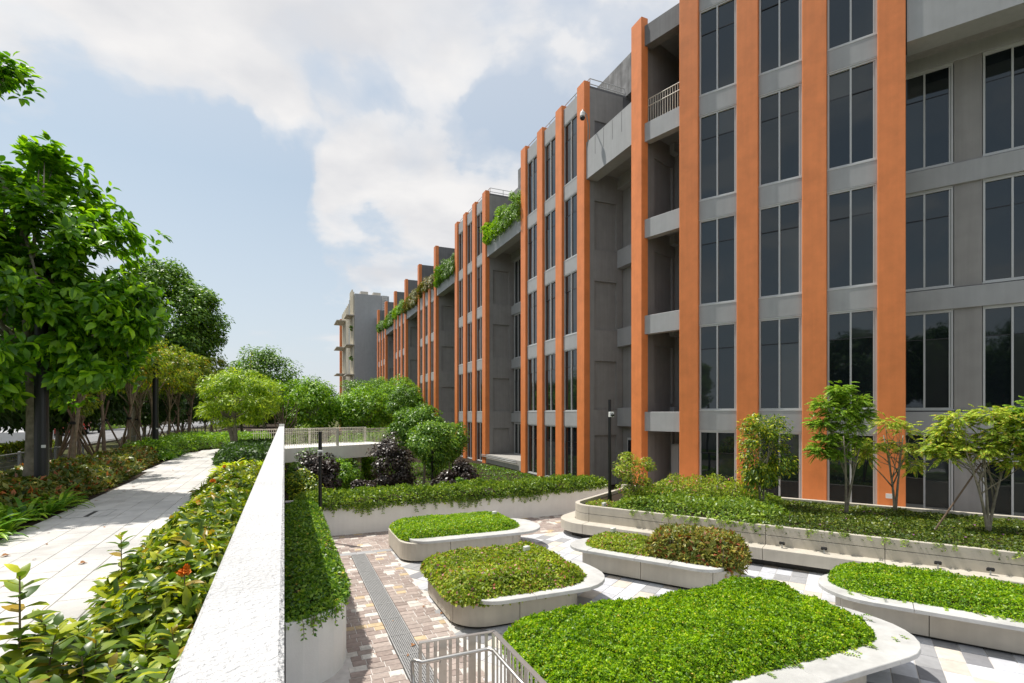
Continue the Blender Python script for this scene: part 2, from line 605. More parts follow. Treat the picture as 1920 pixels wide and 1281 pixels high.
def mound_leaves(poly, zfun, n, size, width=.6, edge=.12, depth=.08, seed=0., tmpl=T_SMALL, tilt=.9, droop=.5, rim=.3):
    """leaves over a planted bed: zfun(x,y,distance to the edge) gives the canopy height"""
    q = scatter(poly, n)
    d = segdist(q[:, 0], q[:, 1], poly)
    # extra leaves crowd the steep edge of the bed
    ne = int(n * rim)
    if ne:
        cand = scatter(poly, ne * 6)
        dc = segdist(cand[:, 0], cand[:, 1], poly)
        cand = cand[np.argsort(dc)[:ne]]
        q = np.concatenate([q, cand])
        d = segdist(q[:, 0], q[:, 1], poly)
        n = n + ne
    zt = zfun(q[:, 0], q[:, 1], d)
    drop = NP.uniform(0, 1, n) ** 2 * depth
    if ne:
        z0_ = float(np.min(zt))
        fill = np.zeros(n)
        fill[-ne:] = NP.uniform(0, 1, ne)
        drop = np.where(fill > 0, (zt - z0_ + .03) * fill, drop)
    z = zt - drop
    P = np.column_stack([q, z])
    # canopy normal from finite differences
    e = .05
    zx = zfun(q[:, 0] + e, q[:, 1], segdist(q[:, 0] + e, q[:, 1], poly)) - zfun(q[:, 0], q[:, 1], d)
    zy = zfun(q[:, 0], q[:, 1] + e, segdist(q[:, 0], q[:, 1] + e, poly)) - zfun(q[:, 0], q[:, 1], d)
    Nn = nrm(np.column_stack([-zx / e, -zy / e, np.ones(n)]))
    N = nrm(Nn + rdir(n) * tilt)
    A = rdir(n)
    A = A - N * (A * N).sum(1, keepdims=True)
    A = nrm(A) + Nn * NP.uniform(-.1, droop, (n, 1))
    sz = NP.uniform(.5, 1.5, n) * size
    return leaves(P, A, N, sz, width, tmpl)


def crown_leaves(center, radii, nclump, nleaf, size, width=.5, cr=.32, tmpl=T_SMALL, inner=.45, flat=.75, seed=None, lowcut=-1., droop=.25, centers=None):
    """foliage in clumps spread through an ellipsoid; returns V,F and the clump centres"""
    if centers is None:
        d = rdir(nclump)
        d[:, 2] = np.where(d[:, 2] < lowcut, -d[:, 2] * .6, d[:, 2])
        r = NP.uniform(inner, 1., (nclump, 1)) ** .6
        centers = np.array(center) + d * r * np.array(radii) * .86
    nclump = len(centers)
    rm = sum(radii) / 3
    which = NP.integers(0, nclump, nleaf)
    crs = NP.uniform(.6, 1.25, nclump) * cr * rm
    dl = rdir(nleaf)
    rl = NP.uniform(.25, 1, (nleaf, 1)) ** .5
    off = dl * rl * crs[which][:, None]
    off[:, 2] *= flat
    P = centers[which] + off
    out = nrm(P - np.array(center) + off * 1.5)
    N = nrm(out * .5 + dl * .6 + np.array([0, 0, .75]) + rdir(nleaf) * .55)
    A = out + rdir(nleaf) * .8
    A[:, 2] -= droop
    A = A - N * (A * N).sum(1, keepdims=True) * .8
    V, F = leaves(P, A, N, NP.uniform(.65, 1.3, nleaf) * size, width, tmpl)
    return V, F, centers


def branch_mesh(base, h, rad, targets, bend=.15, n=9, forkz=.5, trunks=1):
    """tapered trunk with limbs reaching to the foliage clumps"""
    b = MB()
    base = Vector(base)
    tops = []
    for t in range(trunks):
        dx = rnd.uniform(-bend, bend) + (0 if trunks == 1 else (t - (trunks - 1) / 2) * .5)
        dy = rnd.uniform(-bend, bend)
        pts, rr = [], []
        for i in range(8):
            k = i / 7
            pts.append(base + Vector((dx * k ** 1.3 * h * .5 + math.sin(k * 5 + t) * rad * .5, dy * k ** 1.3 * h * .5 + math.cos(k * 4) * rad * .4, h * k)))
            rr.append(rad * (1.25 if i == 0 else 1) * (1 - .62 * k) / (1 if trunks == 1 else 1.25))
        b.tube(pts, rr, n)
        tops.append((pts, rr))
    for i, tg in enumerate(targets):
        pts, rr = tops[i % trunks]
        k = rnd.uniform(forkz, .98)
        i0 = min(int(k * 7), 6)
        p0 = pts[i0].lerp(pts[i0 + 1], k * 7 - i0)
        tg = Vector(tg)
        mid = p0.lerp(tg, .5) + Vector((rnd.uniform(-.1, .1), rnd.uniform(-.1, .1), rnd.uniform(-.12, .05))) * (tg - p0).length
        r0 = rr[i0] * .6
        b.tube([p0, p0.lerp(mid, .5) + Vector((0, 0, .02)), mid, mid.lerp(tg, .55), tg], [r0, r0 * .8, r0 * .58, r0 * .36, r0 * .12], 6)
    return b


def rrect(x0, x1, y0, y1, r, n=7):
    """rounded rectangle, counter-clockwise; r = radius or (x0y0, x1y0, x1y1, x0y1)"""
    if isinstance(r, (int, float)):
        r = (r,) * 4
    out = []
    for (cx, cy, a0, rr) in ((x0 + r[0], y0 + r[0], 180, r[0]), (x1 - r[1], y0 + r[1], 270, r[1]), (x1 - r[2], y1 - r[2], 0, r[2]), (x0 + r[3], y1 - r[3], 90, r[3])):
        for i in range(n + 1):
            t = R(a0 + 90 * i / n)
            out.append((cx + rr * math.cos(t), cy + rr * math.sin(t)))
    return out


def clip(poly, axis, val, keep_less):
    out = []
    n = len(poly)
    for i in range(n):
        p, q = poly[i], poly[(i + 1) % n]
        a = (p[axis] - val) * (1 if keep_less else -1)
        b = (q[axis] - val) * (1 if keep_less else -1)
        if a <= 0:
            out.append(p)
        if (a < 0 < b) or (b < 0 < a):
            t = a / (a - b)
            out.append((p[0] + (q[0] - p[0]) * t, p[1] + (q[1] - p[1]) * t))
    return out


def resample(path, closed, step=.12):
    pts = [Vector(p).to_2d() for p in path]
    if closed:
        pts.append(pts[0].copy())
    cum = [0.]
    for a, b in zip(pts, pts[1:]):
        cum.append(cum[-1] + (b - a).length)
    return pts, cum


def along(pts, cum, d):
    d = max(0, min(d, cum[-1]))
    for i in range(len(cum) - 1):
        if d <= cum[i + 1] + 1e-9:
            t = (d - cum[i]) / max(cum[i + 1] - cum[i], 1e-9)
            return pts[i].lerp(pts[i + 1], t)
    return pts[-1].copy()


def wall_piece(path, closed, d0, d1, thick, z0, z1, side=1, batter=0., ch=.006):
    """a curved wall panel following path between arc lengths d0..d1; side=+1: the path is the outer face and the panel lies to its left"""
    pts, cum = resample(path, closed)
    ds = [d0] + [c for c in cum if d0 + .01 < c < d1 - .01] + [d1]
    P = [along(pts, cum, d) for d in ds]
    n = len(P)
    nn = []
    for i in range(n):
        t = (P[min(i + 1, n - 1)] - P[max(i - 1, 0)]).normalized()
        nn.append(Vector((-t.y, t.x)) * side)
    b = MB()
    vs = []
    for i in range(n):
        o, q = P[i], P[i] + nn[i] * thick
        k = nn[i] * batter
        vs += [(o.x, o.y, z0), (o.x + k.x, o.y + k.y, z1 - ch), (o.x + k.x + nn[i].x * ch, o.y + k.y + nn[i].y * ch, z1), (q.x + k.x, q.y + k.y, z1), (q.x, q.y, z0)]
    fs = []
    for i in range(n - 1):
        a, c = i * 5, (i + 1) * 5
        for j in range(5):
            f = (a + j, c + j, c + (j + 1) % 5, a + (j + 1) % 5)
            fs.append(f if side > 0 else tuple(reversed(f)))
    e0, e1 = tuple(range(4, -1, -1)), tuple(range((n - 1) * 5, n * 5))
    fs += [e0, e1] if side > 0 else [tuple(reversed(e0)), tuple(reversed(e1))]
    b.add(vs, fs)
    return b


# ================================================================== GROUND
def sheet(name, pts, z, m, kind='structure', parent=None):
    b = MB()
    b.add([(x, y, z) for x, y in pts], [tuple(range(len(pts)))])
    return b.build(name, m, parent, kind=kind)


sheet('ground', [(-1500, -300), (1500, -300), (1500, 2500), (-1500, 2500)], -.34, M['lawn'])
sheet('garden_soil', [(0, 17.5), (60, 17.5), (60, 140), (0, 140)], -.05, M['soil'])
# raised terrace the path runs on, sloping down to the street on the left
b = MB()
prof = [(-.21, 1.985), (-6.0, 1.985), (-6.9, 1.25), (-9.5, 1.2), (-40, 1.0), (-400, .6)]
ys = [-30, 0, 10, 20, 30, 45, 70, 120, 300, 1200]
vs = [(x, y, z) for y in ys for x, z in prof]
k = len(prof)
fs = [(j * k + i, j * k + i + 1, (j + 1) * k + i + 1, (j + 1) * k + i) for j in range(len(ys) - 1) for i in range(k - 1)]
vs2 = [(-.21, y, -.05) for y in ys]
o = len(vs)
vs += vs2
fs += [(j * k, (j + 1) * k, o + j + 1, o + j) for j in range(len(ys) - 1)]
b.add(vs, fs)
b.build('terrace', M['soil'], kind='structure')
sheet('grass_verge', [(-6.95, -30), (-6.95, 200), (-13.0, 200), (-13.0, -30)], 1.262, M['lawn'])
sheet('footpath', [(-7.2, -30), (-7.2, 160), (-8.7, 160), (-8.7, -30)], 1.272, M['footpath'])
sheet('road', [(-13.5, -60), (-13.5, 300), (-24, 300), (-24, -60)], 1.245, M['asphalt'])
b = MB()
for y in range(-40, 280, 6):
    b.box(-18.82, -18.70, y, y + 3, 1.246, 1.250)
b.build('road_marking', M['truckwhite'], kind='structure')
b = MB()
b.box(-13.5, -13.3, -60, 300, 1.1, 1.37)
b.build('kerb', M['footpath'], kind='structure')

# ---- white stone path, tile by tile
path_poly = [(-3.25, -3), (-1.26, -3), (-1.26, 12), (-1.75, 17), (-2.2, 20.5), (-2.0, 23), (-1.0, 25.2), (-.3, 26.2), (-.3, 29.8), (-1.8, 29.0), (-3.1, 26.9), (-3.75, 24), (-3.7, 20.8), (-3.35, 15.5), (-3.3, 10)]
pr_ = sheet('stone_path', path_poly, 1.992, M['pathjoint'])
tiles = []
row = 0
x = -3.9
while x < -.2:
    y = -3 + (row * .37 % .6)
    while y < 30:
        cx, cy = x + .15, y + .3
        if inpoly(np.array([cx]), np.array([cy]), path_poly)[0]:
            tiles.append((x, y))
        y += .603
    x += .303
    row += 1
tm = MB().bbox(.003, .300, .003, .600, 0, .013, .004).mesh('path_tile', M['path'])
tiles.sort(key=lambda t: (t[0] ** 2 + t[1] ** 2) if t[1] > 2.5 else 1e6 - t[1])
for i, (x, y) in enumerate(tiles):
    if i < 298:
        obj('tile', tm, pr_, (x, y, 1.993 + rnd.uniform(0, .0015)))
b = MB()
for (x, y) in tiles[298:]:
    b.bbox(x + .002, x + .301, y + .002, y + .601, 1.993, 2.006, .003)
b.build('far_tiles', M['path'], pr_, kind='stuff')
# inspection cover let into the path
mh = empty('inspection_cover', (-2.85, 10.33, 2.006), 'square stone filled inspection cover framed by thin dark lines in the white path', 'manhole cover')
b = MB()
for (x0, x1, y0, y1) in ((-3.13, -2.55, 10.03, 10.04), (-3.13, -2.55, 10.63, 10.64), (-3.13, -3.12, 10.04, 10.63), (-2.56, -2.55, 10.04, 10.63)):
    b.box(x0, x1, y0, y1, 2.0, 2.011)
b.build('frame', M['grate'], mh)
MB().box(-2.85, -2.79, 10.08, 10.58, 2.0, 2.0105).build('slot', M['dark'], mh)

# ---- plaza paving
plaza_poly = [(.0, -2), (24, -2), (24, 18), (.0, 18)]
pz = MB().add([(x, y, -.004) for x, y in [(0, -2), (1.545, -2), (1.545, 18), (0, 18), (1.915, -2), (24, -2), (24, 18), (1.915, 18), (1.545, 13.86), (1.915, 13.86)]],
              [(0, 1, 8, 2, 3), (4, 5, 6, 7, 9), (8, 9, 7, 2)]).build('plaza_paving', M['grout'], None, kind='structure')
drain_x0, drain_x1, drain_y1 = 1.56, 1.90, 13.85
items = []


def brown(x, y):
    if drain_x0 - .01 < x < drain_x1 + .01 and y < drain_y1 + .05:
        return False
    if .8 < x < 2.56 and y < 16.4:
        return True
    return .8 < x < 11 and 14.15 < y < 16.4


y = 3.0
while y < 16.4:
    x = .8 + rnd.uniform(0, .1)
    while x < 11:
        w = rnd.choice((.15, .19, .19, .24, .28))
        x1 = x + w
        if x < drain_x0 < x1 and y < drain_y1:
            x1 = drain_x0 - .012
        if drain_x0 - .02 <= x < drain_x1 and y < drain_y1:
            x = drain_x1 + .014
            continue
        if x < 2.56 < x1 and y < 14.15:
            x1 = 2.56
        if x1 - x > .06 and brown((x + x1) / 2, y + .08):
            k = rnd.random()
            items.append(('paver', x, x1, y, y + .152, 4 if k > .875 else 3 if k > .82 else rnd.choice((0, 0, 1, 1, 2))))
        x = x1 + .012
    y += .164
T32 = R(34)
td, tw = Vector((math.sin(T32), -math.cos(T32))), Vector((math.cos(T32), math.sin(T32)))


def plaza_px(x, y):
    t = x * math.sin(YAW) + y * math.cos(YAW)
    return t


items.sort(key=lambda t: plaza_px((t[1] + t[2]) / 2, t[3]) + (100 if t[3] < 6.6 or (t[1] < .85) else 0))
far_by_mat = {}
for i, (nm, x0, x1, y0, y1, mi) in enumerate(items):
    if i < 296:
        w = round(x1 - x0, 2)
        b = MB().bbox(x0, x1, y0, y1, -.03, .004 + rnd.uniform(-.002, .003), .006)
        b.build('paver', M['paver'][mi], pz)
    else:
        far_by_mat.setdefault(mi, MB()).bbox(x0, x1, y0, y1, -.03, .004 + rnd.uniform(-.002, .003), .006)
for mi, b in far_by_mat.items():
    b.build('far_pavers', M['paver'][mi], pz, kind='stuff')
gt = []
for j in range(-30, 40):
    for i in range(-30, 40):
        s0, w0 = j * .312, i * .462
        c = Vector((7.0, 9.0)) + td * (s0 + .15) + tw * (w0 + .225)
        if 2.62 < c.x < 22 and -1 < c.y < 14.1 and not (c.y > 13.95):
            off = (c - Vector((8.15, 13.2))).dot(tw)
            if off < .25:
                gt.append((plaza_px(c.x, c.y) + (100 if plaza_px(c.x, c.y) < 5.2 else 0), s0, w0))
gt.sort()
gm = [MB().bbox(.004, .304, .004, .454, -.03, .003, .004).mesh('paving_slab', m) for m in M['tile']]
farb = {}
for q, (_, s0, w0) in enumerate(gt):
    kx = rnd.random()
    mi = 0 if kx < .40 else 1 if kx < .62 else 2 if kx < .80 else 3 if kx < .88 else 4
    p = Vector((7.0, 9.0)) + td * s0 + tw * w0
    if q < 296:
        obj('paving_slab', gm[mi], pz, (p.x, p.y, rnd.uniform(0, .002)), rot=(0, 0, math.atan2(td.y, td.x)))
    else:
        bb = farb.setdefault(mi, MB())
        o = [(p + td * a + tw * c_) for a, c_ in ((.004, .004), (.304, .004), (.304, .454), (.004, .454))]
        bb.prism([(v.x, v.y) for v in o], -.03, .003)
for mi, b in farb.items():
    b.build('far_paving', M['tile'][mi], pz, kind='stuff')
# slate strip across the end of the drain
b = MB()
for i in range(4):
    b.bbox(1.3 + i * .42, 1.71 + i * .42, 13.9, 14.13, -.02, .0075, .004)
b.build('slate_strip', M['tile'][2], pz)

# ---- drain with lift-out grates
dr = empty('drain_channel', (1.73, 9.5, 0), 'long grey steel drain grating running down the brown brick paving', 'drain')
MB().box(drain_x0, drain_x1, 3.0, drain_y1, -.30, -.28).box(drain_x0 - .02, drain_x0, 3, drain_y1, -.28, -.002).box(drain_x1, drain_x1 + .02, 3, drain_y1, -.28, -.002).build('channel', M['dark'], dr)
gb = MB()
n = 12
for i in range(n):
    x = .012 + i * (.34 - .024) / (n - 1)
    gb.box(x - .0045, x + .0045, .014, .726, -.03, .0)
for j in range(15):
    y = .055 + j * .045
    gb.box(.008, .332, y - .0065, y + .0065, -.022, -.001)
gb.box(0, .34, 0, .014, -.035, .002).box(0, .34, .726, .74, -.035, .002).box(0, .008, .014, .726, -.035, .001).box(.332, .34, .014, .726, -.035, .001)
gme = gb.mesh('grate', M['grate'])
y = drain_y1 - .745
while y > 3.0:
    obj('grate', gme, dr, (drain_x0, y, .006))
    y -= .752

# ================================================================== PARAPET WALL AND WALKWAY
wl = empty('parapet_wall', (-.1, 11, 0), 'long white rough rendered parapet wall with broad sunlit top beside the path', 'wall')
b = MB().cprism([(-.2, -4), (0, -4), (0, 25.3), (-.2, 25.3)], -.05, 3.1, .012)
b.build('wall_body', M['white'], wl)
MB().bbox(-.215, .015, 25.303, 25.65, -.05, 3.14, .012).build('end_pier', M['white'], wl)
b = MB().tube([(.03, 3.18, 1.02), (.03, 3.18, 1.3)], .02, 10)
sp = b.build('wall_pipe', M['steel'], None, smooth=True, label='short stainless pipe end fixed low on the white parapet wall', cat='pipe')

wk = empty('walkway_bridge', (3.0, 28.0, 0), 'raised white concrete footbridge with slim cream railings on a round column', 'footbridge')
wd = Vector((5.45, 2.85)).normalized()
wn = Vector((-wd.y, wd.x))
w0 = Vector((-.21, 25.75))


def wpt(s, o):
    p = w0 + wd * s + wn * o
    return (p.x, p.y)


LW = 6.5
MB().cprism([wpt(0, .18), wpt(LW, .18), wpt(LW, 2.6), wpt(0, 2.6)], 1.42, 2.0, .01).build('deck', M['whitewall'], wk)
MB().cprism([wpt(0, 0), wpt(LW, 0), wpt(LW, .18), wpt(0, .18)], 1.38, 2.03, .012).build('fascia', M['whitewall'], wk)
MB().cprism([wpt(0, 2.603), wpt(LW, 2.603), wpt(LW, 2.75), wpt(0, 2.75)], 1.38, 2.03, .012).build('fascia', M['whitewall'], wk)
cpt = wpt(4.95, 1.3)
b = MB().tube([(cpt[0], cpt[1], -.05), (cpt[0], cpt[1], 1.42)], .23, 20)
b.build('column', M['whitewall'], wk, smooth=True)
bal = MB().box(-.006, .006, -.012, .012, 0, .80).mesh('baluster', M['cream'])
ang = math.atan2(wd.y, wd.x)
for o_ in (.09, 2.67):
    s_ = .1
    while s_ < LW - .06:
        p = wpt(s_, o_)
        obj('baluster', bal, wk, (p[0], p[1], 2.03), rot=(0, 0, ang))
        s_ += .085 if o_ < 1 else .11
    for zz_ in (2.83, 2.66):
        a, c_ = wpt(.0, o_), wpt(LW - .02, o_)
        MB().tube([(a[0], a[1], zz_), (c_[0], c_[1], zz_)], .022 if zz_ > 2.7 else .015, 6).build('rail', M['cream'], wk)
    for s_ in (3.0, LW - .05):
        p = wpt(s_, o_)
        MB().box(p[0] - .06, p[0] + .06, p[1] - .04, p[1] + .04, 2.02, 2.85).build('rail_post', M['cream'], wk)

# ================================================================== MAIN BUILDING
bd = empty('office_building', (16, 30, 0), 'long grey building with tall orange pilasters, tinted windows and recessed bays', 'building')
A2 = R(29.8)


class Fac:
    """facade frame: s runs towards the camera, o outwards"""

    def __init__(f, ox, oy, ang_from_negy):
        f.o = Vector((ox, oy))
        f.d = Vector((math.sin(ang_from_negy), -math.cos(ang_from_negy)))
        f.n = Vector((-math.cos(ang_from_negy), -math.sin(ang_from_negy)))
        f.rz = math.atan2(f.d.y, f.d.x)

    def w(f, s, o):
        p = f.o + f.d * s + f.n * o
        return (p.x, p.y)

    def quad(f, s0, s1, o0, o1):
        q = [f.w(s0, o1), f.w(s1, o1), f.w(s1, o0), f.w(s0, o0)]
        return q

    def box(f, name, m, s0, s1, o0, o1, z0, z1, parent=None, ch=0.):
        """o1 is the outer face"""
        b = MB()
        if ch:
            b.cprism(f.quad(s0, s1, o0, o1), z0, z1, ch)
        else:
            b.prism(f.quad(s0, s1, o0, o1), z0, z1)
        return b.build(name, m, parent or bd)

    def put(f, name, me, s, o, z, parent=None):
        p = f.w(s, o)
        return obj(name, me, parent or bd, (p[0], p[1], z), rot=(0, 0, f.rz))


F1 = Fac(13.60, 0, 0)            # s = -Y
F2 = Fac(14.46, 15.51, A2)
PW, PD = .72, .20
SILL = [-.02, 3.70, 7.70, 11.70, 15.70]
WTOP = [2.95, 6.97, 10.97, 14.97, 18.97]


def pilaster_mesh(h, w=PW, dep=PD + .12):
    b = MB()
    o = [(0.02, -dep), (w - .02, -dep), (w, -dep + .02), (w, 0), (0, 0), (0, -dep + .02)]
    return b.cprism(o, -.05, h, .015).mesh('pilaster', M['orange'])


PIL_T = pilaster_mesh(20.1)
PIL_L = pilaster_mesh(16.75)


def pilaster(F, s, low=False):
    # mesh origin at the wall plane (o=-.32), face at o=0
    return F.put('pilaster', PIL_L if low else PIL_T, s, -(PD + .12), 0)


wcache = {}


def window_meshes(w, h, door=False):
    key = (round(w, 2), round(h, 2))
    if key in wcache:
        return wcache[key]
    b = MB()
    j = .055
    jr = .055
    b.box(0, j, -.05, .05, 0, h).box(w - jr, w, -.05, .05, 0, h)
    b.box(w - jr - .055, w - jr - .012, -.03, .04, .05, h - .05)      # second jamb profile
    b.box(j, w - jr, -.05, .05, 0, .05).box(j, w - jr, -.05, .05, h - .055, h)
    wi = w - jr - .055
    mx = (j + wi) / 2
    b.box(mx - .026, mx + .026, -.055, .04, .05, h - .055)
    b.box(-.02, w + .02, -.09, .03, -.045, -.002)                     # sill
    b.box(-.01, w + .01, -.075, .03, h + .002, h + .035)             # head flashing
    fm = b.mesh('window', M['alu'])
    tz = h * .72
    tb = MB().box(j, mx - .026, -.012, .03, tz - .014, tz + .014).box(mx + .026, wi, -.012, .03, tz - .014, tz + .014).mesh('transom', M['black'])
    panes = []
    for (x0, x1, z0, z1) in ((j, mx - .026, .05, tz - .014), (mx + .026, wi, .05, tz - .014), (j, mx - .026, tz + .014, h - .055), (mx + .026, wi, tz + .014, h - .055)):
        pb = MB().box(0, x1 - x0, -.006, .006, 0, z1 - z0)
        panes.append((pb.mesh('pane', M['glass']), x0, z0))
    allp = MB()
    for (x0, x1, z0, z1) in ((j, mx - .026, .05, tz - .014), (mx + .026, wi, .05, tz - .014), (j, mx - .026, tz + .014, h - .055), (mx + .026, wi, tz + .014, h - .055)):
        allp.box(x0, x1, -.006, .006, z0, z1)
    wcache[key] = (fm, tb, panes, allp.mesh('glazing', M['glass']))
    return wcache[key]


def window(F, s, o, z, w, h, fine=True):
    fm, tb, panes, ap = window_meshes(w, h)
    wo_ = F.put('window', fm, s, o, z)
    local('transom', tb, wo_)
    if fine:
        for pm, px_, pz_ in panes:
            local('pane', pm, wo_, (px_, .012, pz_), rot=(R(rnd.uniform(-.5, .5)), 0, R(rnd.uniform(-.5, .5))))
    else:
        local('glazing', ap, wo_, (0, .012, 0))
    return wo_


spc = {}


def spandrel(F, s, w, z0, z1, o=-.12):
    key = (round(w, 2), round(z1 - z0, 2))
    if key not in spc:
        spc[key] = MB().box(.002, w - .002, 0, .16, 0, z1 - z0).mesh('spandrel', M['gray'])
    return F.put('spandrel', spc[key], s, o, z0)


def cluster(F, s0, pitch, nwin=3, low=False, fine=True, top=True):
    """nwin window strips between nwin+1 pilasters, starting with a pilaster at s0"""
    ww = pitch - PW
    for i in range(nwin + 1):
        tall = (not low) or i in (0, nwin)
        pilaster(F, s0 + i * pitch, not tall)
    for i in range(nwin):
        s = s0 + i * pitch + PW
        for k in range(5):
            h = WTOP[k] - SILL[k] - .05
            if low and k == 4:
                continue
            window(F, s + .01, -.20, SILL[k] + .045, ww - .02, h, fine)
        for k in range(4):
            z1 = SILL[k + 1] - .002
            spandrel(F, s, ww, WTOP[k] + .035, z1 if not (low and k == 3) else 16.6)
        if not low:
            spandrel(F, s, ww, WTOP[4] + .035, 19.85)
    # end walls of the projecting bay and its core
    e = s0 + nwin * pitch + PW
    ht = 16.6 if low else 19.8
    return s0, e


def inset_panels(F, s_face, side, o0, o1, zs, depth=.05):
    pass


# recess returns: wall facing the camera at the near end of each projecting bay, with sunk panels per floor
def return_wall(F, s, th, top, o_out=-.33, o_in=-2.3, sunk=True, mat_=None):
    b = MB()
    m = mat_ or M['grayr']
    F.box('return_wall', m, s - th, s - .13, o_in, o_out, 0, top)
    # raised field leaving sunk rectangles
    zs = [(k0 + .1, k0 + 2.55) for k0 in SILL if k0 + 2.6 < top - 1]
    w0_, w1_ = o_out - .28, o_in + .38
    z = 0
    for (a, c_) in zs:
        b.prism(F.quad(s - .13, s, o_in, o_out), z, a)
        b.prism(F.quad(s - .13, s, o_in, w1_), a, c_)
        b.prism(F.quad(s - .13, s, w0_, o_out), a, c_)
        z = c_
    b.prism(F.quad(s - .13, s, o_in, o_out), z, top)
    b.build('return_facing', m, bd)


REC = 2.3
# ---- wing parallel to the path (F1, s = -Y)
C1 = [-(29.3 + PW), -(43.2 + PW), -(57.1 + PW), -(71.0 + PW), -(84.9 + PW)]   # far pilaster start of each cluster (s of first)
P1 = 2.3
ends = []
for i, s0 in enumerate(C1):
    ends.append(cluster(F1, s0, P1, 3, low=i >= 2, fine=i < 2))
for i, (a, e) in enumerate(ends):
    low = i >= 2
    top = 19.8 if not low else 16.55
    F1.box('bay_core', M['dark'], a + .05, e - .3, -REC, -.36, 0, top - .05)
    return_wall(F1, e - .02, .24, top)
    F1.box('return_wall', M['grayr'], a + .02, a + .26, -REC, -.33, 0, top)
    if low:
        for s_ in (a, e - PW):
            F1.box('roof_fin', M['grayd'], s_ + .05, s_ + PW - .05, -5.5, -.33, 16.6, 20.05)
        F1.box('roof_parapet', M['gray'], a + PW, e - PW, -.6, -.05, 16.62, 17.0)
    else:
        F1.box('roof_block', M['grayd'], a + .06, e - .06, -REC - .9, -.36, 19.80, 19.9)
        F1.box('roof_end_wall', M['grayd'], e - .34, e - .08, -5.0, -.34, 16.0, 19.95)
# back walls, beams and planters in the gaps
gaps = [(ends[i + 1][1], ends[i][0]) for i in range(4)]
for i, (g0, g1) in enumerate(gaps):
    F1.box('recess_wall', M['grayr'], g0 - .1, g1 + .1, -REC - .4, -REC - .02, 0, 16.4)
    F1.box('bridge_beam', M['gray'], g0 + .003, g1 - .003, -.75, -.12, 15.15, 16.95, ch=.015)
    F1.box('bridge_soffit', M['grayr'], g0 + .003, g1 - .003, -REC, -.753, 15.6, 15.75)
    F1.box('terrace_step', M['footpath'], g0 + .01, g1 - .01, -REC, -.05, 0, .62)
    for k in range(5):
        if k < 4:
            F1.box('recess_beam', M['gray'], g0, g1, -REC - .02, -REC + .22, WTOP[k] + .03, SILL[k + 1] - .03)
        if k < 4:
            for q in range(3):
                ww_ = (g1 - g0) / 3
                window(F1, g0 + q * ww_ + .35, -REC + .08, SILL[k] + (.04 if k else .65), ww_ - .7, WTOP[k] - SILL[k] - (.05 if k else .7), fine=i < 1)
# the narrow gap beside the stair bay
g0, g1 = ends[0][1], -18.45
F1.box('recess_wall', M['grayr'], g0 - .1, g1 + .6, -REC - .4, -REC - .02, 0, 16.4)
F1.box('bridge_beam', M['gray'], g0 + .003, g1 - .003, -.75, -.12, 15.2, 17.05, ch=.015)
F1.box('bridge_soffit', M['grayr'], g0 + .003, g1 + .3, -REC, -.753, 15.6, 15.75)
b = MB()
for q in range(4):
    s_ = g0 + .8 + q * .72
    b.prism(F1.quad(s_, s_ + .02, -.2, -.117), 16.1, 17.0)
b.build('beam_joint', M['dark'], bd)
for k in range(4):
    F1.box('recess_beam', M['gray'], g0, g1 + .3, -REC - .02, -REC + .35, WTOP[k] + .03, SILL[k + 1] + .2)
    if k:
        F1.box('sunk_panel', M['grayr'], g0 + .9, g1 - .4, -REC - .02, -REC + .04, SILL[k] + .5, SILL[k] + 2.6)
# service door at the foot of that gap
dr_ = F1.box('door', M['alu'], g0 + .5, g0 + 1.55, -REC - .02, -REC + .1, 0, 2.4)
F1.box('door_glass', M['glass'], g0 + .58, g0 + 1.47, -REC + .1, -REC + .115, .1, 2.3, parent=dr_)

# ---- bent wing facing the court (F2)
s1 = -2.31 - PW
pilaster(F1, -18.58)
q0, q1 = Vector((13.66, 17.84)), Vector(F2.w(-.75, -.08))
F3 = Fac(q0.x, q0.y, math.atan2(q1.x - q0.x, -(q1.y - q0.y)))
L3 = (q1 - q0).length
# pilaster at the bend also belongs to the first wing: fill its far side
return_wall(F2, -.75 + .0, .22, 19.0, o_out=-.33, o_in=-2.6) if False else None
cl2 = cluster(F2, -.745, 2.11, 3, fine=True)
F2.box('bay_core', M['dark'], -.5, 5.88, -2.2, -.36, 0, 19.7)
F2.box('return_wall', M['grayr'], 5.9, 6.1, -2.3, -.33, 0, 19.8)
F2.box('roof_block', M['grayd'], -.6, 6.3, -4, -.36, 19.80, 19.9)
# stair bay: open floors between the first pilaster and the cluster
sa, sb = 0.0, L3
for k in range(4):
    F3.box('stair_beam', M['gray'], sa + .003, sb - .003, -.42, -.10, WTOP[k] - .06, SILL[k + 1] - .02, ch=.012)
    F3.box('stair_floor', M['grayr'], sa - .2, sb + .1, -3.2, -.423, SILL[k + 1] - .32, SILL[k + 1] - .12)
F3.box('roof_beam', M['grayd'], sa + .003, sb - .003, -.5, -.10, 18.9, 19.75, ch=.012)
F3.box('stair_roof', M['grayr'], sa - .2, sb + .1, -3.2, -.503, 19.5, 19.7)
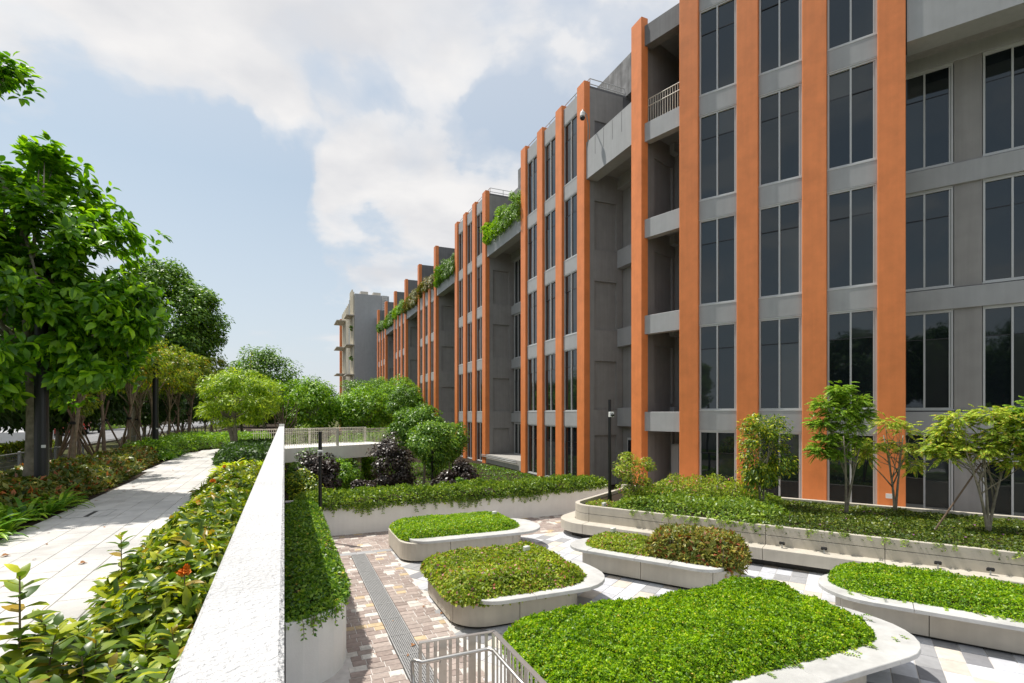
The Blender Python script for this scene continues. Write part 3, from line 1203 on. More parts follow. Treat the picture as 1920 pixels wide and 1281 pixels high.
# left side wall of the stair bay with sunk panels (faces the camera)
b = MB()
z = 0
for k0 in SILL[:4]:
    b.prism(F3.quad(sa - .12, sa - .02, -3.2, -.32), z, k0 + .35)
    b.prism(F3.quad(sa - .12, sa - .02, -3.2, -2.2), k0 + .35, k0 + 2.8)
    b.prism(F3.quad(sa - .12, sa - .02, -.85, -.32), k0 + .35, k0 + 2.8)
    z = k0 + 2.8
b.prism(F3.quad(sa - .12, sa - .02, -3.2, -.32), z, 19.7)
b.build('return_facing', M['grayr'], bd)
F3.box('return_wall', M['grayr'], sa - .4, sa - .12, -3.2, -.33, 0, 19.7)
F3.box('recess_wall', M['grayd'], sa - .4, sb + .2, -3.5, -3.2, 0, 19.7)
F3.box('return_wall', M['grayd'], sb + .02, sb + .2, -3.2, -.34, 0, 19.7)
# railing on the top stair floor
for z_ in (16.75, 16.45, 15.78):
    a, c_ = F3.w(sa, -.30), F3.w(sb, -.30)
    MB().tube([(a[0], a[1], z_), (c_[0], c_[1], z_)], .02, 6).build('rail', M['cream'], bd)
q = sa + .06
brm = MB().box(-.01, .01, -.01, .01, 0, .97).mesh('baluster', M['cream'])
while q < sb:
    p = F3.w(q, -.30)
    obj('baluster', brm, bd, (p[0], p[1], 15.78), rot=(0, 0, F3.rz))
    q += .115
# round duct rings seen under the stair roof
b = MB()
for z_ in (17.1, 17.6, 18.1, 18.6):
    p = F3.w(sb - .35, -1.6)
    b.tube([(p[0] + F3.d.x * .26 * math.cos(t), p[1] + F3.d.y * .26 * math.cos(t), z_ + .26 * math.sin(t)) for t in [i * math.pi / 8 for i in range(17)]], .02, 5)
b.build('cable_ring', M['alu'], bd)
# service cabinet in the stair bay at ground level
cabn = empty('service_cabinet', F3.w(sa + .75, -1.6) + (0,), 'plain grey double door cabinet in the open stair bay', 'cabinet')
F3.box('cabinet_body', M['gray'], sa + .25, sa + 1.0, -2.2, -1.7, 0, 2.3, parent=cabn)
F3.box('door', M['gray'], sa + .26, sa + .61, -1.697, -1.67, .05, 2.25, parent=cabn)
F3.box('door', M['gray'], sa + .625, sa + .99, -1.697, -1.67, .05, 2.25, parent=cabn)

# recessed glazed bay at the right
ro = -1.98
F2.box('bridge_beam', M['gray'], 6.335, 17, -.9, -.08, 15.1, 17.3, ch=.015)
F2.box('bridge_soffit', M['grayr'], 6.335, 17, -2.4, -.903, 15.4, 15.55)
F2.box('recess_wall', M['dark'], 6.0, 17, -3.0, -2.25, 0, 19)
for k in range(4):
    F2.box('recess_beam', M['gray'], 6.3, 17, ro - .2, ro + .14, WTOP[k] + .03, SILL[k + 1] - .03, ch=.01)
    h = WTOP[k] - SILL[k] - .06
    for (s_, w_) in ((6.12, 1.42), (8.26, 1.42), (10.36, 1.42), (12.46, 1.42), (14.56, 1.42)):
        if k == 0 and 8 < s_ < 9:
            window(F2, s_, ro - .02, SILL[0] + .05, w_, 2.1, True)
            window(F2, s_, ro - .02, SILL[0] + 2.24, w_, .68, False)
        else:
            window(F2, s_, ro - .02, SILL[k] + .05, w_, h, True)
    for (a, c_) in ((7.56, 8.24), (9.70, 10.34), (11.8, 12.44), (13.9, 14.54), (16.0, 17)):
        F2.box('recess_pier', M['grayr'], a, c_, ro - .25, ro + .05, SILL[k] if k else 0, WTOP[k] + .03)
F2.box('recess_pier', M['grayr'], 6.0, 17, ro - .25, ro + .04, 15.0, 15.4)
F2.box('threshold', M['footpath'], 6.3, 17, ro - .1, ro + .5, 0, .12)
# notice plate on the last pilaster
pp = F2.box('notice_plate', M['camwhite'], 5.80, 6.0, 0, .02, .95, 1.1)

# upper storey set back behind the roof line
F1.box('roof_storey', M['conrough'], -36, -19.0, -12, -2.5, 19.9, 21.9)
F1.box('roof_storey', M['grayd'], -36, -16, -11.5, -3.4, 16.4, 19.9)
F1.box('roof_storey', M['conrough'], -60, -36.1, -12, -2.6, 17.0, 20.7)
F1.box('building_mass', M['grayd'], -86, -17.5, -12, -REC - .41, 0, 16.4)
F2.box('building_mass', M['grayd'], -2, 17, -10, -3.51, 0, 19.4)
F1.box('lift_overrun', M['conrough'], -22.5, -19.4, -7, -3.4, 21.9, 22.8)


def roof_rail(F, s0, s1_, o, z, posts=4):
    b = MB()
    a, c_ = F.w(s0, o), F.w(s1_, o)
    for dz in (.55, .28):
        b.tube([(a[0], a[1], z + dz), (c_[0], c_[1], z + dz)], .022, 5)
    for i in range(posts):
        p = F.w(s0 + (s1_ - s0) * i / (posts - 1), o)
        b.tube([(p[0], p[1], z), (p[0], p[1], z + .55)], .022, 5)
    return b.build('roof_rail', M['alu'], bd)


for i in range(2):
    roof_rail(F1, ends[i][0] + .2, ends[i][1] - .2, -.45, 19.85, 6)
    b = MB()
    s_ = ends[i][1] - .2
    for dz in (.55, .28):
        p, q_ = F1.w(s_, -.45), F1.w(s_, -2.6)
        b.tube([(p[0], p[1], 19.85 + dz), (q_[0], q_[1], 19.85 + dz)], .024, 5)
    for o_ in (-.45, -1.5, -2.6):
        p = F1.w(s_, o_)
        b.tube([(p[0], p[1], 19.85), (p[0], p[1], 20.4)], .024, 5)
    b.build('roof_rail', M['alu'], bd)
roof_rail(F1, -36, -30.5, -3.5, 20.6, 5)
roof_rail(F2, sa, 6, -.45, 19.75, 9)
# drain pipes running along the foot of the wing
b = MB()
for o_, z_ in ((.06, .45), (.06, .56)):
    a, c_ = F1.w(-37, o_), F1.w(-30.5, o_)
    b.tube([(a[0], a[1], z_), (c_[0], c_[1], z_)], .03, 6)
b.build('service_pipe', M['galv'], bd, smooth=True)

# security camera on its bent arm
sc = empty('security_camera', (13.45, 21.9, 17.4), 'white dome security camera hanging from a bent arm high on the grey facade', 'camera')
p0 = Vector((13.75, 22.3, 16.7))
b = MB().tube([p0, p0 + Vector((-.1, -.2, 1.0)), p0 + Vector((-.35, -.45, 1.35)), p0 + Vector((-.7, -.65, 1.4))], [.03, .03, .028, .025], 8)
b.build('arm', M['galv'], sc, smooth=True)
c0 = p0 + Vector((-.7, -.65, 1.4))
prof_ = [(0, .02), (-.05, .03), (-.1, .09), (-.16, .12), (-.30, .12), (-.33, .13), (-.37, .13), (-.42, .12), (-.48, .08), (-.51, .02)]
b = MB().tube([c0 + Vector((0, 0, a)) for a, r in prof_[:6]], [r for a, r in prof_[:6]], 14)
b.build('housing', M['camwhite'], sc, smooth=True)
b = MB().tube([c0 + Vector((0, 0, a)) for a, r in prof_[6:]], [r for a, r in prof_[6:]], 14)
b.build('dome', M['vehglass'], sc, smooth=True)

# ================================================================== FAR TOWER
tw_ = empty('tower_block', (14, 100, 0), 'slim grey tower with cream louvred side and thin canopies beyond the orange building', 'building')
MB().box(11.3, 17.2, 95, 118, 0, 24.6).build('wall', M['gray'], tw_)
MB().box(15.0, 19, 91.5, 94.99, 0, 20.6).build('stair_core', M['gray'], tw_)
b = MB()
for i in range(9):
    y = 95.6 + i * .62
    MB().box(11.05, 11.28, y, y + .22, 0, 25.8 if i > 2 else 25.0).build('louvre', M['creamwall'], tw_)
for i in range(6):
    y = 102.5 + i * 2.1
    MB().box(11.0, 11.28, y, y + .9, 0, 24.2).build('louvre', M['creamwall'], tw_)
MB().box(10.8, 11.25, 116.2, 117.4, 0, 23.6).build('edge_fin', M['orange'], tw_)
for z_ in (5.2, 10.4, 15.6, 20.8):
    MB().box(9.9, 11.28, 95.3, 99.8, z_, z_ + .15).build('canopy', M['conc'], tw_)
    MB().box(9.3, 11.28, 107, 113, z_ + .9, z_ + 1.05).build('canopy', M['conc'], tw_)
    w_ = MB().box(11.1, 11.29, 101.2, 102.2, z_ + .8, z_ + 4.0).build('window', M['alu'], tw_)
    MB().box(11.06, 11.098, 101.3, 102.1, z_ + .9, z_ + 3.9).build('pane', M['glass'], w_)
for x_ in (12.4, 14.6):
    MB().box(x_, x_ + 1.3, 96, 98, 24.6, 25.3).build('rooftop_unit', M['conc'], tw_)
b = MB()
for x_ in (16.0, 16.7):
    b.box(x_, x_ + .06, 94.6, 94.7, 19.5, 24.6)
for i in range(17):
    b.box(16.0, 16.76, 94.6, 94.68, 19.7 + i * .3, 19.76 + i * .3)
b.build('ladder', M['camwhite'], tw_)
for i, z_ in enumerate((8.3, 13.5, 18.7)):
    V, F, _ = crown_leaves((11.0, 96.2, z_), (.45, .6, .6), 8, 300, .22)
    obj('hanging_plant', npmesh('hanging_plant', V, F, L['dense']), None, label='small green plants on the tower side, %s balcony' % ('lowest', 'middle', 'highest')[i], cat='plant')

# ================================================================== COURT: PLANTERS AND BENCHES
def xf(O, ang):
    """local (s, w) -> world; s runs along, w to the back"""
    d = Vector((math.sin(ang), -math.cos(ang)))
    w = Vector((math.cos(ang), math.sin(ang)))
    O = Vector(O)
    return lambda p: tuple(O + d * p[0] + w * p[1])


def xf0(O):
    O = Vector(O)
    return lambda p: (O.x + p[0], O.y + p[1])


def bench(label, T, body, slab, bcuts, scuts, base):
    r = empty('planter_bench', (base[0], base[1], 0), label, 'planter bench', 'planter benches in the paved court')
    bw = [T(p) for p in body]
    pts, cum = resample(bw, True)
    per = cum[-1]
    cuts = sorted(c * per for c in bcuts)
    for a, c in zip(cuts, cuts[1:] + [cuts[0] + per]):
        if c > per:
            # wrap: rotate the outline so that the piece does not cross its start
            k0 = min(range(len(cum)), key=lambda i: abs(cum[i] - a))
            bw2 = [along(pts, cum, (a + t * (c - a) / 40) % per) for t in range(41)]
            wall_piece(bw2, False, .006, sum((bw2[i + 1] - bw2[i]).length for i in range(40)) - .006, .09, .055, .468).build('side_panel', M['conc'], r)
        else:
            wall_piece(bw, True, a + .006, c - .006, .09, .055, .468).build('side_panel', M['conc'], r)
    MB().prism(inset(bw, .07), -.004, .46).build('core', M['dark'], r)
    xs = [min(p[0] for p in slab) - 1] + list(scuts) + [max(p[0] for p in slab) + 1]
    for a, c in zip(xs, xs[1:]):
        q = clip(clip(slab, 0, a + .004, False), 0, c - .004, True)
        if len(q) > 2:
            MB().cprism([T(p) for p in q], .472, .535, .007).build('seat_slab', M['slab'], r)
    return r


def bed(name, label, T, poly, z0, hgt, n, size, lm, cat='ground cover', rise=.32, lumpy=.06, seed=0., width=.6, parent=None, tmpl=T_SMALL, depth=.09, droop=.5, freq=1.7, slope=None, flowers=None, power=.55):
    pw = [T(p) for p in poly]

    def zf(x, y, d):
        e = np.clip(d / rise, 0, 1) ** power
        z = z0 + hgt * e + lumpy * lump(x, y, freq, seed) * np.clip(d / .25, 0.25, 1) + .6 * lumpy * lump(x, y, freq * 5, seed + 2) + .45 * lumpy * lump(x, y, freq * 11, seed + 4)
        if slope is not None:
            z = z + slope(x, y)
        return z
    V, F = mound_leaves(pw, zf, n, size, width, depth=depth, seed=seed, tmpl=tmpl, droop=droop)
    me = npmesh(name, V, F, lm)
    o = obj(name, me, parent, label=label, cat=cat if parent is None else None, kind='stuff')
    # soil body under the leaves
    ins = pw
    b = MB()
    cx = sum(p[0] for p in pw) / len(pw)
    cy = sum(p[1] for p in pw) / len(pw)
    rings = [(.95, -.02), (.93, hgt * .10), (.84, hgt * .42), (.6, hgt * .66), (.25, hgt * .70)]
    n_ = len(pw)
    vs, fs = [], []
    for k, dz in rings:
        for p in pw:
            x, y = cx + (p[0] - cx) * k, cy + (p[1] - cy) * k
            vs.append((x, y, z0 + dz + (float(slope(x, y)) if slope is not None else 0)))
    for k in range(len(rings) - 1):
        for i in range(n_):
            j = (i + 1) % n_
            fs.append((k * n_ + i, k * n_ + j, (k + 1) * n_ + j, (k + 1) * n_ + i))
    fs.append(tuple(range((len(rings) - 1) * n_, len(rings) * n_)))
    b.add(vs, fs)
    b.build('soil', M['soil'], o)
    if flowers:
        fm, fn, fs_ = flowers
        q = scatter(pw, fn)
        z = zf(q[:, 0], q[:, 1], segdist(q[:, 0], q[:, 1], pw)) + .012
        k = 5
        P = np.repeat(np.column_stack([q, z]), k, 0)
        A = rdir(len(P)) * .7
        A[:, 2] = np.abs(A[:, 2]) * .4 + .25
        V, F = leaves(P, A, rdir(len(P)) * .4 + np.array([0, 0, 1]), np.full(len(P), fs_), .8)
        obj('flowers', npmesh('flowers', V, F, M[fm]), o, kind='stuff')
    return o


T0 = xf0((0, 0))
# A: far bench
bench('low concrete planter bench with flat bright mound, farthest one, close to the long white planter', T0,
      rrect(2.6, 5.85, 12.47, 14.95, .55), rrect(2.82, 6.5, 12.38, 14.3, (.45, .85, .8, .3)), [.02, .14, .30, .5, .68, .86], [4.2, 5.75], (4.2, 13.7))
bed('groundcover', 'flat bright green groundcover on the bench farthest across the court', T0, rrect(2.64, 5.98, 12.72, 14.92, (.5, .7, .6, .5)), .50, .19, 52000, .037, L['lawnmound'], rise=.25, seed=1, lumpy=.025)
# B: flowering bench
bench('low concrete planter bench with olive pink flowered mat, nearest the drain grating', T0,
      rrect(2.6, 5.08, 8.18, 10.7, .6), rrect(2.84, 5.68, 7.96, 10.0, (.5, .9, .85, .3)), [.02, .16, .36, .5, .66, .86], [3.9, 5.0], (3.9, 9.4))
bed('groundcover', 'olive green trailing groundcover with tiny pink flowers beside the drain grating', T0, rrect(2.52, 5.32, 8.12, 10.85, (.55, .8, .7, .5)), .50, .26, 36000, .052, L['pinkcover'], rise=.35, seed=2, lumpy=.05, droop=.3, flowers=('petalp', 70, .022), power=.7)
# D: front bench
bench('large low concrete planter bench at the front heaped with vivid green groundcover', T0,
      rrect(2.7, 7.2, 4.32, 6.8, .6), rrect(2.95, 8.18, 4.08, 6.25, (.5, .95, .95, .3)), [.02, .14, .24, .36, .5, .66, .84], [4.2, 5.7, 7.05], (5, 5.5))
bed('groundcover', 'vivid green heaped groundcover filling the whole front planter bench', T0, rrect(2.66, 7.82, 4.50, 6.95, (.6, .8, .8, .6)), .50, .30, 190000, .031, L['lawnmound'], rise=.45, seed=3.3, lumpy=.075, flowers=('petaly', 30, .018), freq=2.0)
A32 = R(32)
# C: bench with a bush
TC = xf((6.5, 10.6), A32)
bench('slanting concrete planter bench holding olive groundcover and one bronze bush', TC,
      rrect(-.15, 3.25, -.30, 1.35, (.5, .45, .4, .5)), rrect(-.42, 3.1, -.48, .9, (.6, .45, .2, .7)), [.03, .2, .36, .5, .72, .9], [.25, 1.35, 2.1], (7.8, 9.9))
bed('groundcover', 'olive green low groundcover left of the bronze leaved bush', TC, rrect(-.14, 1.6, -.22, 1.3, (.6, .1, .1, .6)), .50, .18, 12000, .048, L['pinkcover'], rise=.25, seed=4, lumpy=.03, flowers=('petalp', 10, .02))


# bronze bush: upright pointed leaves over a rounded body
def shrub_mass(name, label, cat, T, poly, z0, hgt, n, size, lm, width=.36, rise=.5, lumpy=.1, seed=0., depth=.25, up=.9, group=None, kind=None, freq=2.2, tmpl=T_SMALL, stems=True, power=.5):
    pw = [T(p) for p in poly]

    def zf(x, y, d):
        e = np.clip(d / rise, 0, 1) ** power
        return z0 + hgt * e + lumpy * lump(x, y, freq, seed) + .5 * lumpy * lump(x, y, freq * 3.1, seed + 1)
    V, F = mound_leaves(pw, zf, n, size, width, depth=depth, seed=seed, tilt=.8, droop=up, tmpl=tmpl)
    r = obj(name, npmesh(name, V, F, lm), None, label=label, cat=cat, group=group, kind=kind)
    b = MB()
    for q in scatter(pw, 24):
        b.tube([(q[0], q[1], z0 - .05), (q[0] + rnd.uniform(-.1, .1), q[1] + rnd.uniform(-.1, .1), z0 + hgt * .8)], [.012, .005], 5)
    b.build('stem', M['bark'], r, kind='stuff')
    c = [sum(p[i] for p in pw) / len(pw) for i in (0, 1)]
    MB().prism([(c[0] + (p[0] - c[0]) * .9, c[1] + (p[1] - c[1]) * .9) for p in pw], z0 - .06, z0 + .04).build('soil', M['soil'], r)
    return r


shrub_mass('bronze_bush', 'dense rounded bush of bronze green pointed leaves in the slanting planter', 'bush', TC, rrect(1.35, 3.32, -.16, 1.4, (.35, .4, .4, .35)), .5, .50, 11000, .10, L['bronze'], rise=.28, lumpy=.04, seed=2, depth=.3, up=1.1)
# E: right bench
TE = xf((9.0, 6.6), A32)
bench('long concrete planter bench with bright mound running out at the right', TE,
      rrect(.25, 7.0, -.48, 1.2, (.55, .3, .3, .5)), rrect(-.02, 7.1, -.76, .9, (.85, .3, .3, .7)), [.02, .10, .22, .36, .5, .64, .8, .92], [1.35, 2.7, 4.1], (10.8, 4.2))
bed('groundcover', 'bright green groundcover along the long bench at the right, before the planter wall', TE, rrect(.12, 7.0, -.44, 1.3, (.7, .3, .3, .6)), .50, .24, 95000, .034, L['lawnmound'], rise=.35, seed=5, lumpy=.06, flowers=('petaly', 14, .018))
# long trailing shoots over the seat edges
def shoots(starts, lm, label, name='trailing_shoots', ln=.35, size=.035):
    Ps, As, Ns = [], [], []
    b = MB()
    for (x, y, z, dx, dy, dz) in starts:
        p = Vector((x, y, z))
        d = Vector((dx, dy, dz)).normalized()
        n_ = 7
        pts = [p.copy()]
        L_ = ln * rnd.uniform(.5, 1.2)
        for i in range(n_):
            d = (d + Vector((rnd.uniform(-.35, .35), rnd.uniform(-.35, .35), rnd.uniform(-.2, .1)))).normalized()
            p = p + d * L_ / n_
            pts.append(p.copy())
            for sgn in (-1, 1):
                Ps.append(p)
                As.append(d * .5 + d.cross(Vector((0, 0, 1))) * sgn + Vector((0, 0, rnd.uniform(0, .5))))
                Ns.append((rnd.uniform(-.5, .5), rnd.uniform(-.5, .5), 1))
        b.tube(pts, .003, 4)
    V, F = leaves(np.array(Ps), np.array(As), np.array(Ns), NP.uniform(.7, 1.3, len(Ps)) * size, .65)
    o = obj(name, npmesh(name, V, F, lm), None, label=label, cat='creeper', kind='stuff')
    b.build('stem', M['bark'], o, kind='stuff')
    return o


sh = []
for i in range(10):
    t = rnd.random()
    sh.append((5.2 + 2.6 * t, 4.52, .56, rnd.uniform(-.3, .6), -1, .0))
for i in range(5):
    sh.append((7.8, rnd.uniform(4.9, 5.8), .58, 1, rnd.uniform(-.6, .3), 0))
for i in range(12):
    q = TE((rnd.uniform(.1, 3), -.42))
    sh.append((q[0], q[1], .56, -.85, -.5, .0))
shoots(sh, L['lawnmound'], 'bright green runners creeping over the pale seat slabs', ln=.22, size=.035)

# ---- stepped planter F along the bent wing
PF = xf((8.15, 13.2), A32)
pf = empty('stepped_planter', PF((5, 2)) + (0,), 'long pale concrete planter with stepped seat ledge in front of the bent wing', 'planter')
LF = 15.
rim = [(-.7, 4.2), (-.7, .7)] + [(-.7 * math.cos(t), .7 - .7 * math.sin(t)) for t in [R(a) for a in range(10, 91, 10)]] + [(LF, 0)]
rimw = [PF(p) for p in rim]
pts, cum = resample(rimw, False)
arc0 = 3.5 + .7 * math.pi / 2         # arc length where the straight front starts
cuts = [0, 3.3, arc0 + .02] + [arc0 + x for x in (2.37, 4.72, 7.07, 9.42, 11.8)] + [cum[-1]]
for a, c in zip(cuts, cuts[1:]):
    wall_piece(rimw, False, a + .006, c - .006, .14, -.01, .672, 1).build('wall_panel', M['conc'], pf)
    wall_piece(rimw, False, a + .006, c - .006, .13, .684, .91, 1).build('coping_panel', M['conc'], pf)
seat = [(-1.12, 2.2), (-1.12, .62)] + [(-1.12 * math.cos(t) - 0.0, .62 - 1.04 * math.sin(t)) for t in [R(a) for a in range(10, 91, 10)]] + [(LF, -.42)]
seatw = [PF(p) for p in seat]
pts2, cum2 = resample(seatw, False)
arc1 = cum2[-1] - LF
cuts = [0, arc1 + .02] + [arc1 + x for x in (2.37, 4.72, 7.07, 9.42, 11.8)] + [cum2[-1]]
for a, c in zip(cuts, cuts[1:]):
    wall_piece(seatw, False, a + .006, c - .006, .42, .17, .45, 1, ch=.012).build('seat_block', M['conc'], pf)
    wall_piece(seatw, False, a, c, .06, -.01, .168, 1).build('plinth', M['dark'], pf) if False else None
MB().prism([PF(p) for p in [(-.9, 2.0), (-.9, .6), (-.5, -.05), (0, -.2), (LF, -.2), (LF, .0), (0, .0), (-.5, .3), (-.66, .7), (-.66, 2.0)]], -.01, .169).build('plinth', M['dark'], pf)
MB().prism([PF(p) for p in [(-.58, 4.2), (-.58, .7), (-.4, .3), (0, .135), (LF, .135), (LF, 4.2)]], -.01, .80).build('soil', M['soil'], pf)
MB().prism([PF(p) for p in [(-.75, 4.2), (LF, 4.2), (LF, 4.4), (-.75, 4.4)]], -.01, 1.0).build('back_wall', M['conc'], pf)


def slopeF(x, y):
    return 0.0 * x


bed('groundcover', 'deep green purple flowered groundcover spilling along the stepped planter rim', PF, [(4.2, .02), (LF - .2, .02), (LF - .2, 4.1), (3.2, 4.1), (3.6, 2)], .84, .15, 70000, .052, L['bedmix'], rise=.4, seed=7, lumpy=.05, flowers=('petalp', 60, .04))
shrub_mass('shrub_border', 'mixed leafy green shrubs crowding the left half of the stepped planter', 'shrubs', PF, [(.75, .08), (4.6, .0), (5.4, .7), (5.0, 2.2), (4.6, 4.1), (.2, 4.1), (.3, 2)], .82, .38, 17000, .085, L['vine'], rise=.5, lumpy=.12, seed=8, depth=.3, kind='stuff', width=.45)
shrub_mass('flowering_shrubs', 'straggly olive shrubs with lilac tips behind the leafy border, before the first big windows', 'shrubs', PF, [(1.0, 1.9), (4.0, 1.7), (4.3, 2.6), (3.6, 3.6), (1.0, 3.6)], .95, .62, 7000, .075, L['pinkcover'], rise=.5, lumpy=.16, seed=9, depth=.5, kind='stuff', width=.35)
bed('groundcover', 'sparse low yellowish weeds at the rounded planter end by the lamp pole', PF, [(-.5, .8), (-.2, .25), (.8, .15), (1.0, .9), (.4, 1.6), (-.5, 1.8)], .80, .05, 1300, .05, L['pinkcover'], rise=.2, seed=3, lumpy=.03, depth=.04)
# overhanging sprigs on the rim
sh = []
for i in range(60):
    s_ = rnd.uniform(1.2, 11)
    q = PF((s_, .03))
    sh.append((q[0], q[1], .93, -.85 + rnd.uniform(-.4, .4), -.5, -.35))
shoots(sh, L['vine'], 'short green sprigs hanging over the stepped planter rim', ln=.2, size=.055)

# spot lights on the seat ledge
for s_, i in ((5.1, 0), (5.95, 1), (7.95, 2), (8.75, 3)):
    q = PF((s_, -.16))
    r = empty('spot_light', q + (.45,), ('small dark spot light on the seat ledge, first from the bronze bush', 'small dark spot light on the seat ledge, second from the bronze bush',
              'small dark spot light on the seat ledge, just behind the right hand bench', 'small dark spot light on the seat ledge, last towards the photo edge')[i], 'spot light', 'spot lights on the seat ledge', rotz=A32 - R(90))
    b = MB().box(-.012, .012, -.012, .012, 0, .09)
    local('bracket', b.mesh('bracket', M['alu']), r)
    b = MB().bbox(-.06, .06, -.04, .04, -.022, .022, .008)
    local('lamp_head', b.mesh('lamp_head', M['rubber']), r, (0, 0, .11), rot=(R(-35), 0, 0))
    b = MB().box(-.05, .05, -.03, .03, .0, .004)
    local('lens', b.mesh('lens', M['vehglass']), r, (0, .012, .130), rot=(R(-35), 0, 0))
# junction boxes in the beds
for (x, y, z, lb) in ((TC((.25, .95)) + (.70, 'small pale junction box in the olive groundcover of the slanting bench')), (PF((.25, .55)) + (.86, 'small pale junction box at the rounded planter end')),
                      (4.62, 9.9, .76, 'small pale junction box in the pink flowered groundcover'), (5.6, 14.2, .68, 'small pale junction box in the farthest bench planting')):
    r = empty('junction_box', (x, y, z), lb, 'junction box')
    local('box_body', MB().bbox(-.07, .07, -.045, .045, 0, .09, .01).mesh('box_body', M['camwhite']), r, rot=(0, 0, .4))
    local('conduit', MB().tube([(0, 0, -.2), (0, 0, .0)], .015, 8).mesh('conduit', M['alu']), r)

# ---- white planters with vines
np_ = empty('white_planter', (.4, 10, 0), 'white round ended planter against the parapet wall, full of dark vines', 'planter')
o1 = [(.02, 7.28), (.22, 7.33), (.42, 7.43), (.62, 7.60), (.76, 7.82), (.84, 8.1), (.85, 8.5), (.85, 16.18)]
wall_piece(o1, False, 0, resample(o1, False)[1][-1], .12, -.01, .92, 1).build('planter_wall', M['whitewall'], np_, smooth=False)
MB().prism([(.02, 7.42), (.4, 7.58), (.62, 7.85), (.72, 8.2), (.72, 16.2), (.02, 16.2)], -.01, .86).build('soil', M['soil'], np_)
fp = empty('white_planter', (5, 16.9, 0), 'long straight white planter closing the far side of the court under trailing vines', 'planter')
o2 = [(.70, 16.3), (3.2, 16.3), (5.5, 16.33), (7.5, 16.42), (9.3, 16.6), (11.5, 17.0)]
wall_piece(o2, False, 0, resample(o2, False)[1][-1], .12, -.01, .92, 1).build('planter_wall', M['whitewall'], fp)
MB().prism([(.02, 16.42), (9.2, 16.7), (11.4, 17.1), (11.2, 18.3), (9, 17.9), (.02, 17.6)], -.01, .86).build('soil', M['soil'], fp)
MB().prism([(.02, 17.6), (9, 17.9), (11.2, 18.3), (11.2, 18.42), (9, 18.02), (.02, 17.72)], -.01, .9).build('back_wall', M['whitewall'], fp)


def vine_bed(name, label, poly, z0, hgt, n, size, lm, rise, seed, lumpy=.06, flowers=None):
    return bed(name, label, T0, poly, z0, hgt, n, size, lm, cat='vine', rise=rise, seed=seed, lumpy=lumpy, width=.5, depth=.14, droop=.35, flowers=flowers, freq=1.9)


vine_bed('vine_mat', 'dark green vine mat dotted with yellow flowers in the round ended planter', [(.02, 7.3), (.36, 7.38), (.66, 7.62), (.84, 8.05), (.92, 8.6), (.92, 16.4), (.02, 16.4)], .90, .22, 30000, .060, L['vinedark'], .3, 3.1, flowers=('petaly', 42, .035))
vine_bed('vine_mat', 'light green vine mat rolling along the top of the long white planter', [(.3, 16.2), (3.2, 16.2), (5.5, 16.22), (7.5, 16.3), (9.3, 16.5), (11.4, 16.9), (11.2, 18.2), (9, 17.8), (.3, 17.6)], .92, .24, 36000, .072, L['vine'], .3, 5.7, lumpy=.15)


def strands(starts, lm, label, lens, size=.05):
    Ps, As = [], []
    b = MB()
    for (x, y, z, nx, ny) in starts:
        ln = rnd.uniform(*lens)
        p = Vector((x + nx * .05, y + ny * .05, z))
        pts = [p.copy()]
        n_ = max(4, int(ln / .05))
        for i in range(n_):
            p = p + Vector((rnd.uniform(-.014, .014) + nx * .002, rnd.uniform(-.014, .014) + ny * .002, -ln / n_))
            pts.append(p.copy())
            for sgn in (-1, 1):
                if rnd.random() < .85:
                    Ps.append(p)
                    As.append((sgn * abs(ny) + rnd.uniform(-.4, .4) + nx * .3, sgn * abs(nx) + rnd.uniform(-.4, .4) + ny * .3, -.45))
        b.tube(pts, .004, 4)
    Ps, As = np.array(Ps), np.array(As)
    nn = np.tile(np.array([[starts[0][3], starts[0][4], .6]]), (len(Ps), 1)) + rdir(len(Ps)) * .4
    V, F = leaves(Ps, As, nn, NP.uniform(.6, 1.3, len(Ps)) * size, .55)
    o = obj('vine_strands', npmesh('vine_strands', V, F, lm), None, label=label, cat='vine', kind='stuff')
    b.build('stem', M['bark'], o, kind='stuff')


st = []
for i in range(150):
    x = rnd.choice((rnd.uniform(.9, 9), rnd.gauss(2.2, .2), rnd.gauss(5.4, .4), rnd.gauss(7.7, .3)))
    if .9 < x < 10:
        y = 16.3 if x < 4 else 16.3 + max(0, (x - 4.5)) * .055
        st.append((x, y, 1.0, 0, -1))
strands(st, L['vine'], 'thin vine strands hanging down the long white planter wall', (.08, .46), .062)
st = [(.88, rnd.uniform(8.3, 16), 1.0, 1, 0) for i in range(26)] + [(.86, 15.4 + rnd.random() * .6, 1.0, 1, 0) for i in range(6)]
strands(st, L['vinedark'], 'dark vine strands hanging over the side of the round ended planter', (.08, .32), .05)
strands([(.31, 7.33, .97, .3, -.95), (.34, 7.34, .97, .3, -.95), (.42, 7.40, .97, .4, -.9), (.2, 7.3, .97, .2, -.95), (.6, 7.56, .97, .6, -.75), (.7, 7.68, .97, .7, -.7)], L['vinedark'], 'vine strands dangling at the rounded end of the white planter', (.14, .34), .05)


# ---- black poles with cameras
def pole(x, y, z0, z1, label, camz, rad=.05):
    r = empty('camera_pole', (x, y, z0), label, 'camera pole', 'slim black camera poles')
    MB().tube([(x, y, z0), (x, y, z0 + .25), (x, y, z0 + .251), (x, y, z1)], [rad * 1.35, rad * 1.35, rad, rad], 12).build('post', M['black'], r, smooth=False)
    MB().bbox(x - .075, x + .075, y - .14, y - .03, camz - .08, camz + .08, .012).build('camera_housing', M['camwhite'], r)
    MB().tube([(x, y - .139, camz - .02), (x, y - .19, camz - .03)], [.055, .04], 12).build('lens', M['vehglass'], r)
    return r


pole(.93, 15.75, .4, 3.10, 'slim black pole with white camera at the corner of the two white planters', 2.50)
pole(9.5, 14.1, .8, 4.05, 'slim black pole with square white camera in the stepped planter', 3.58)

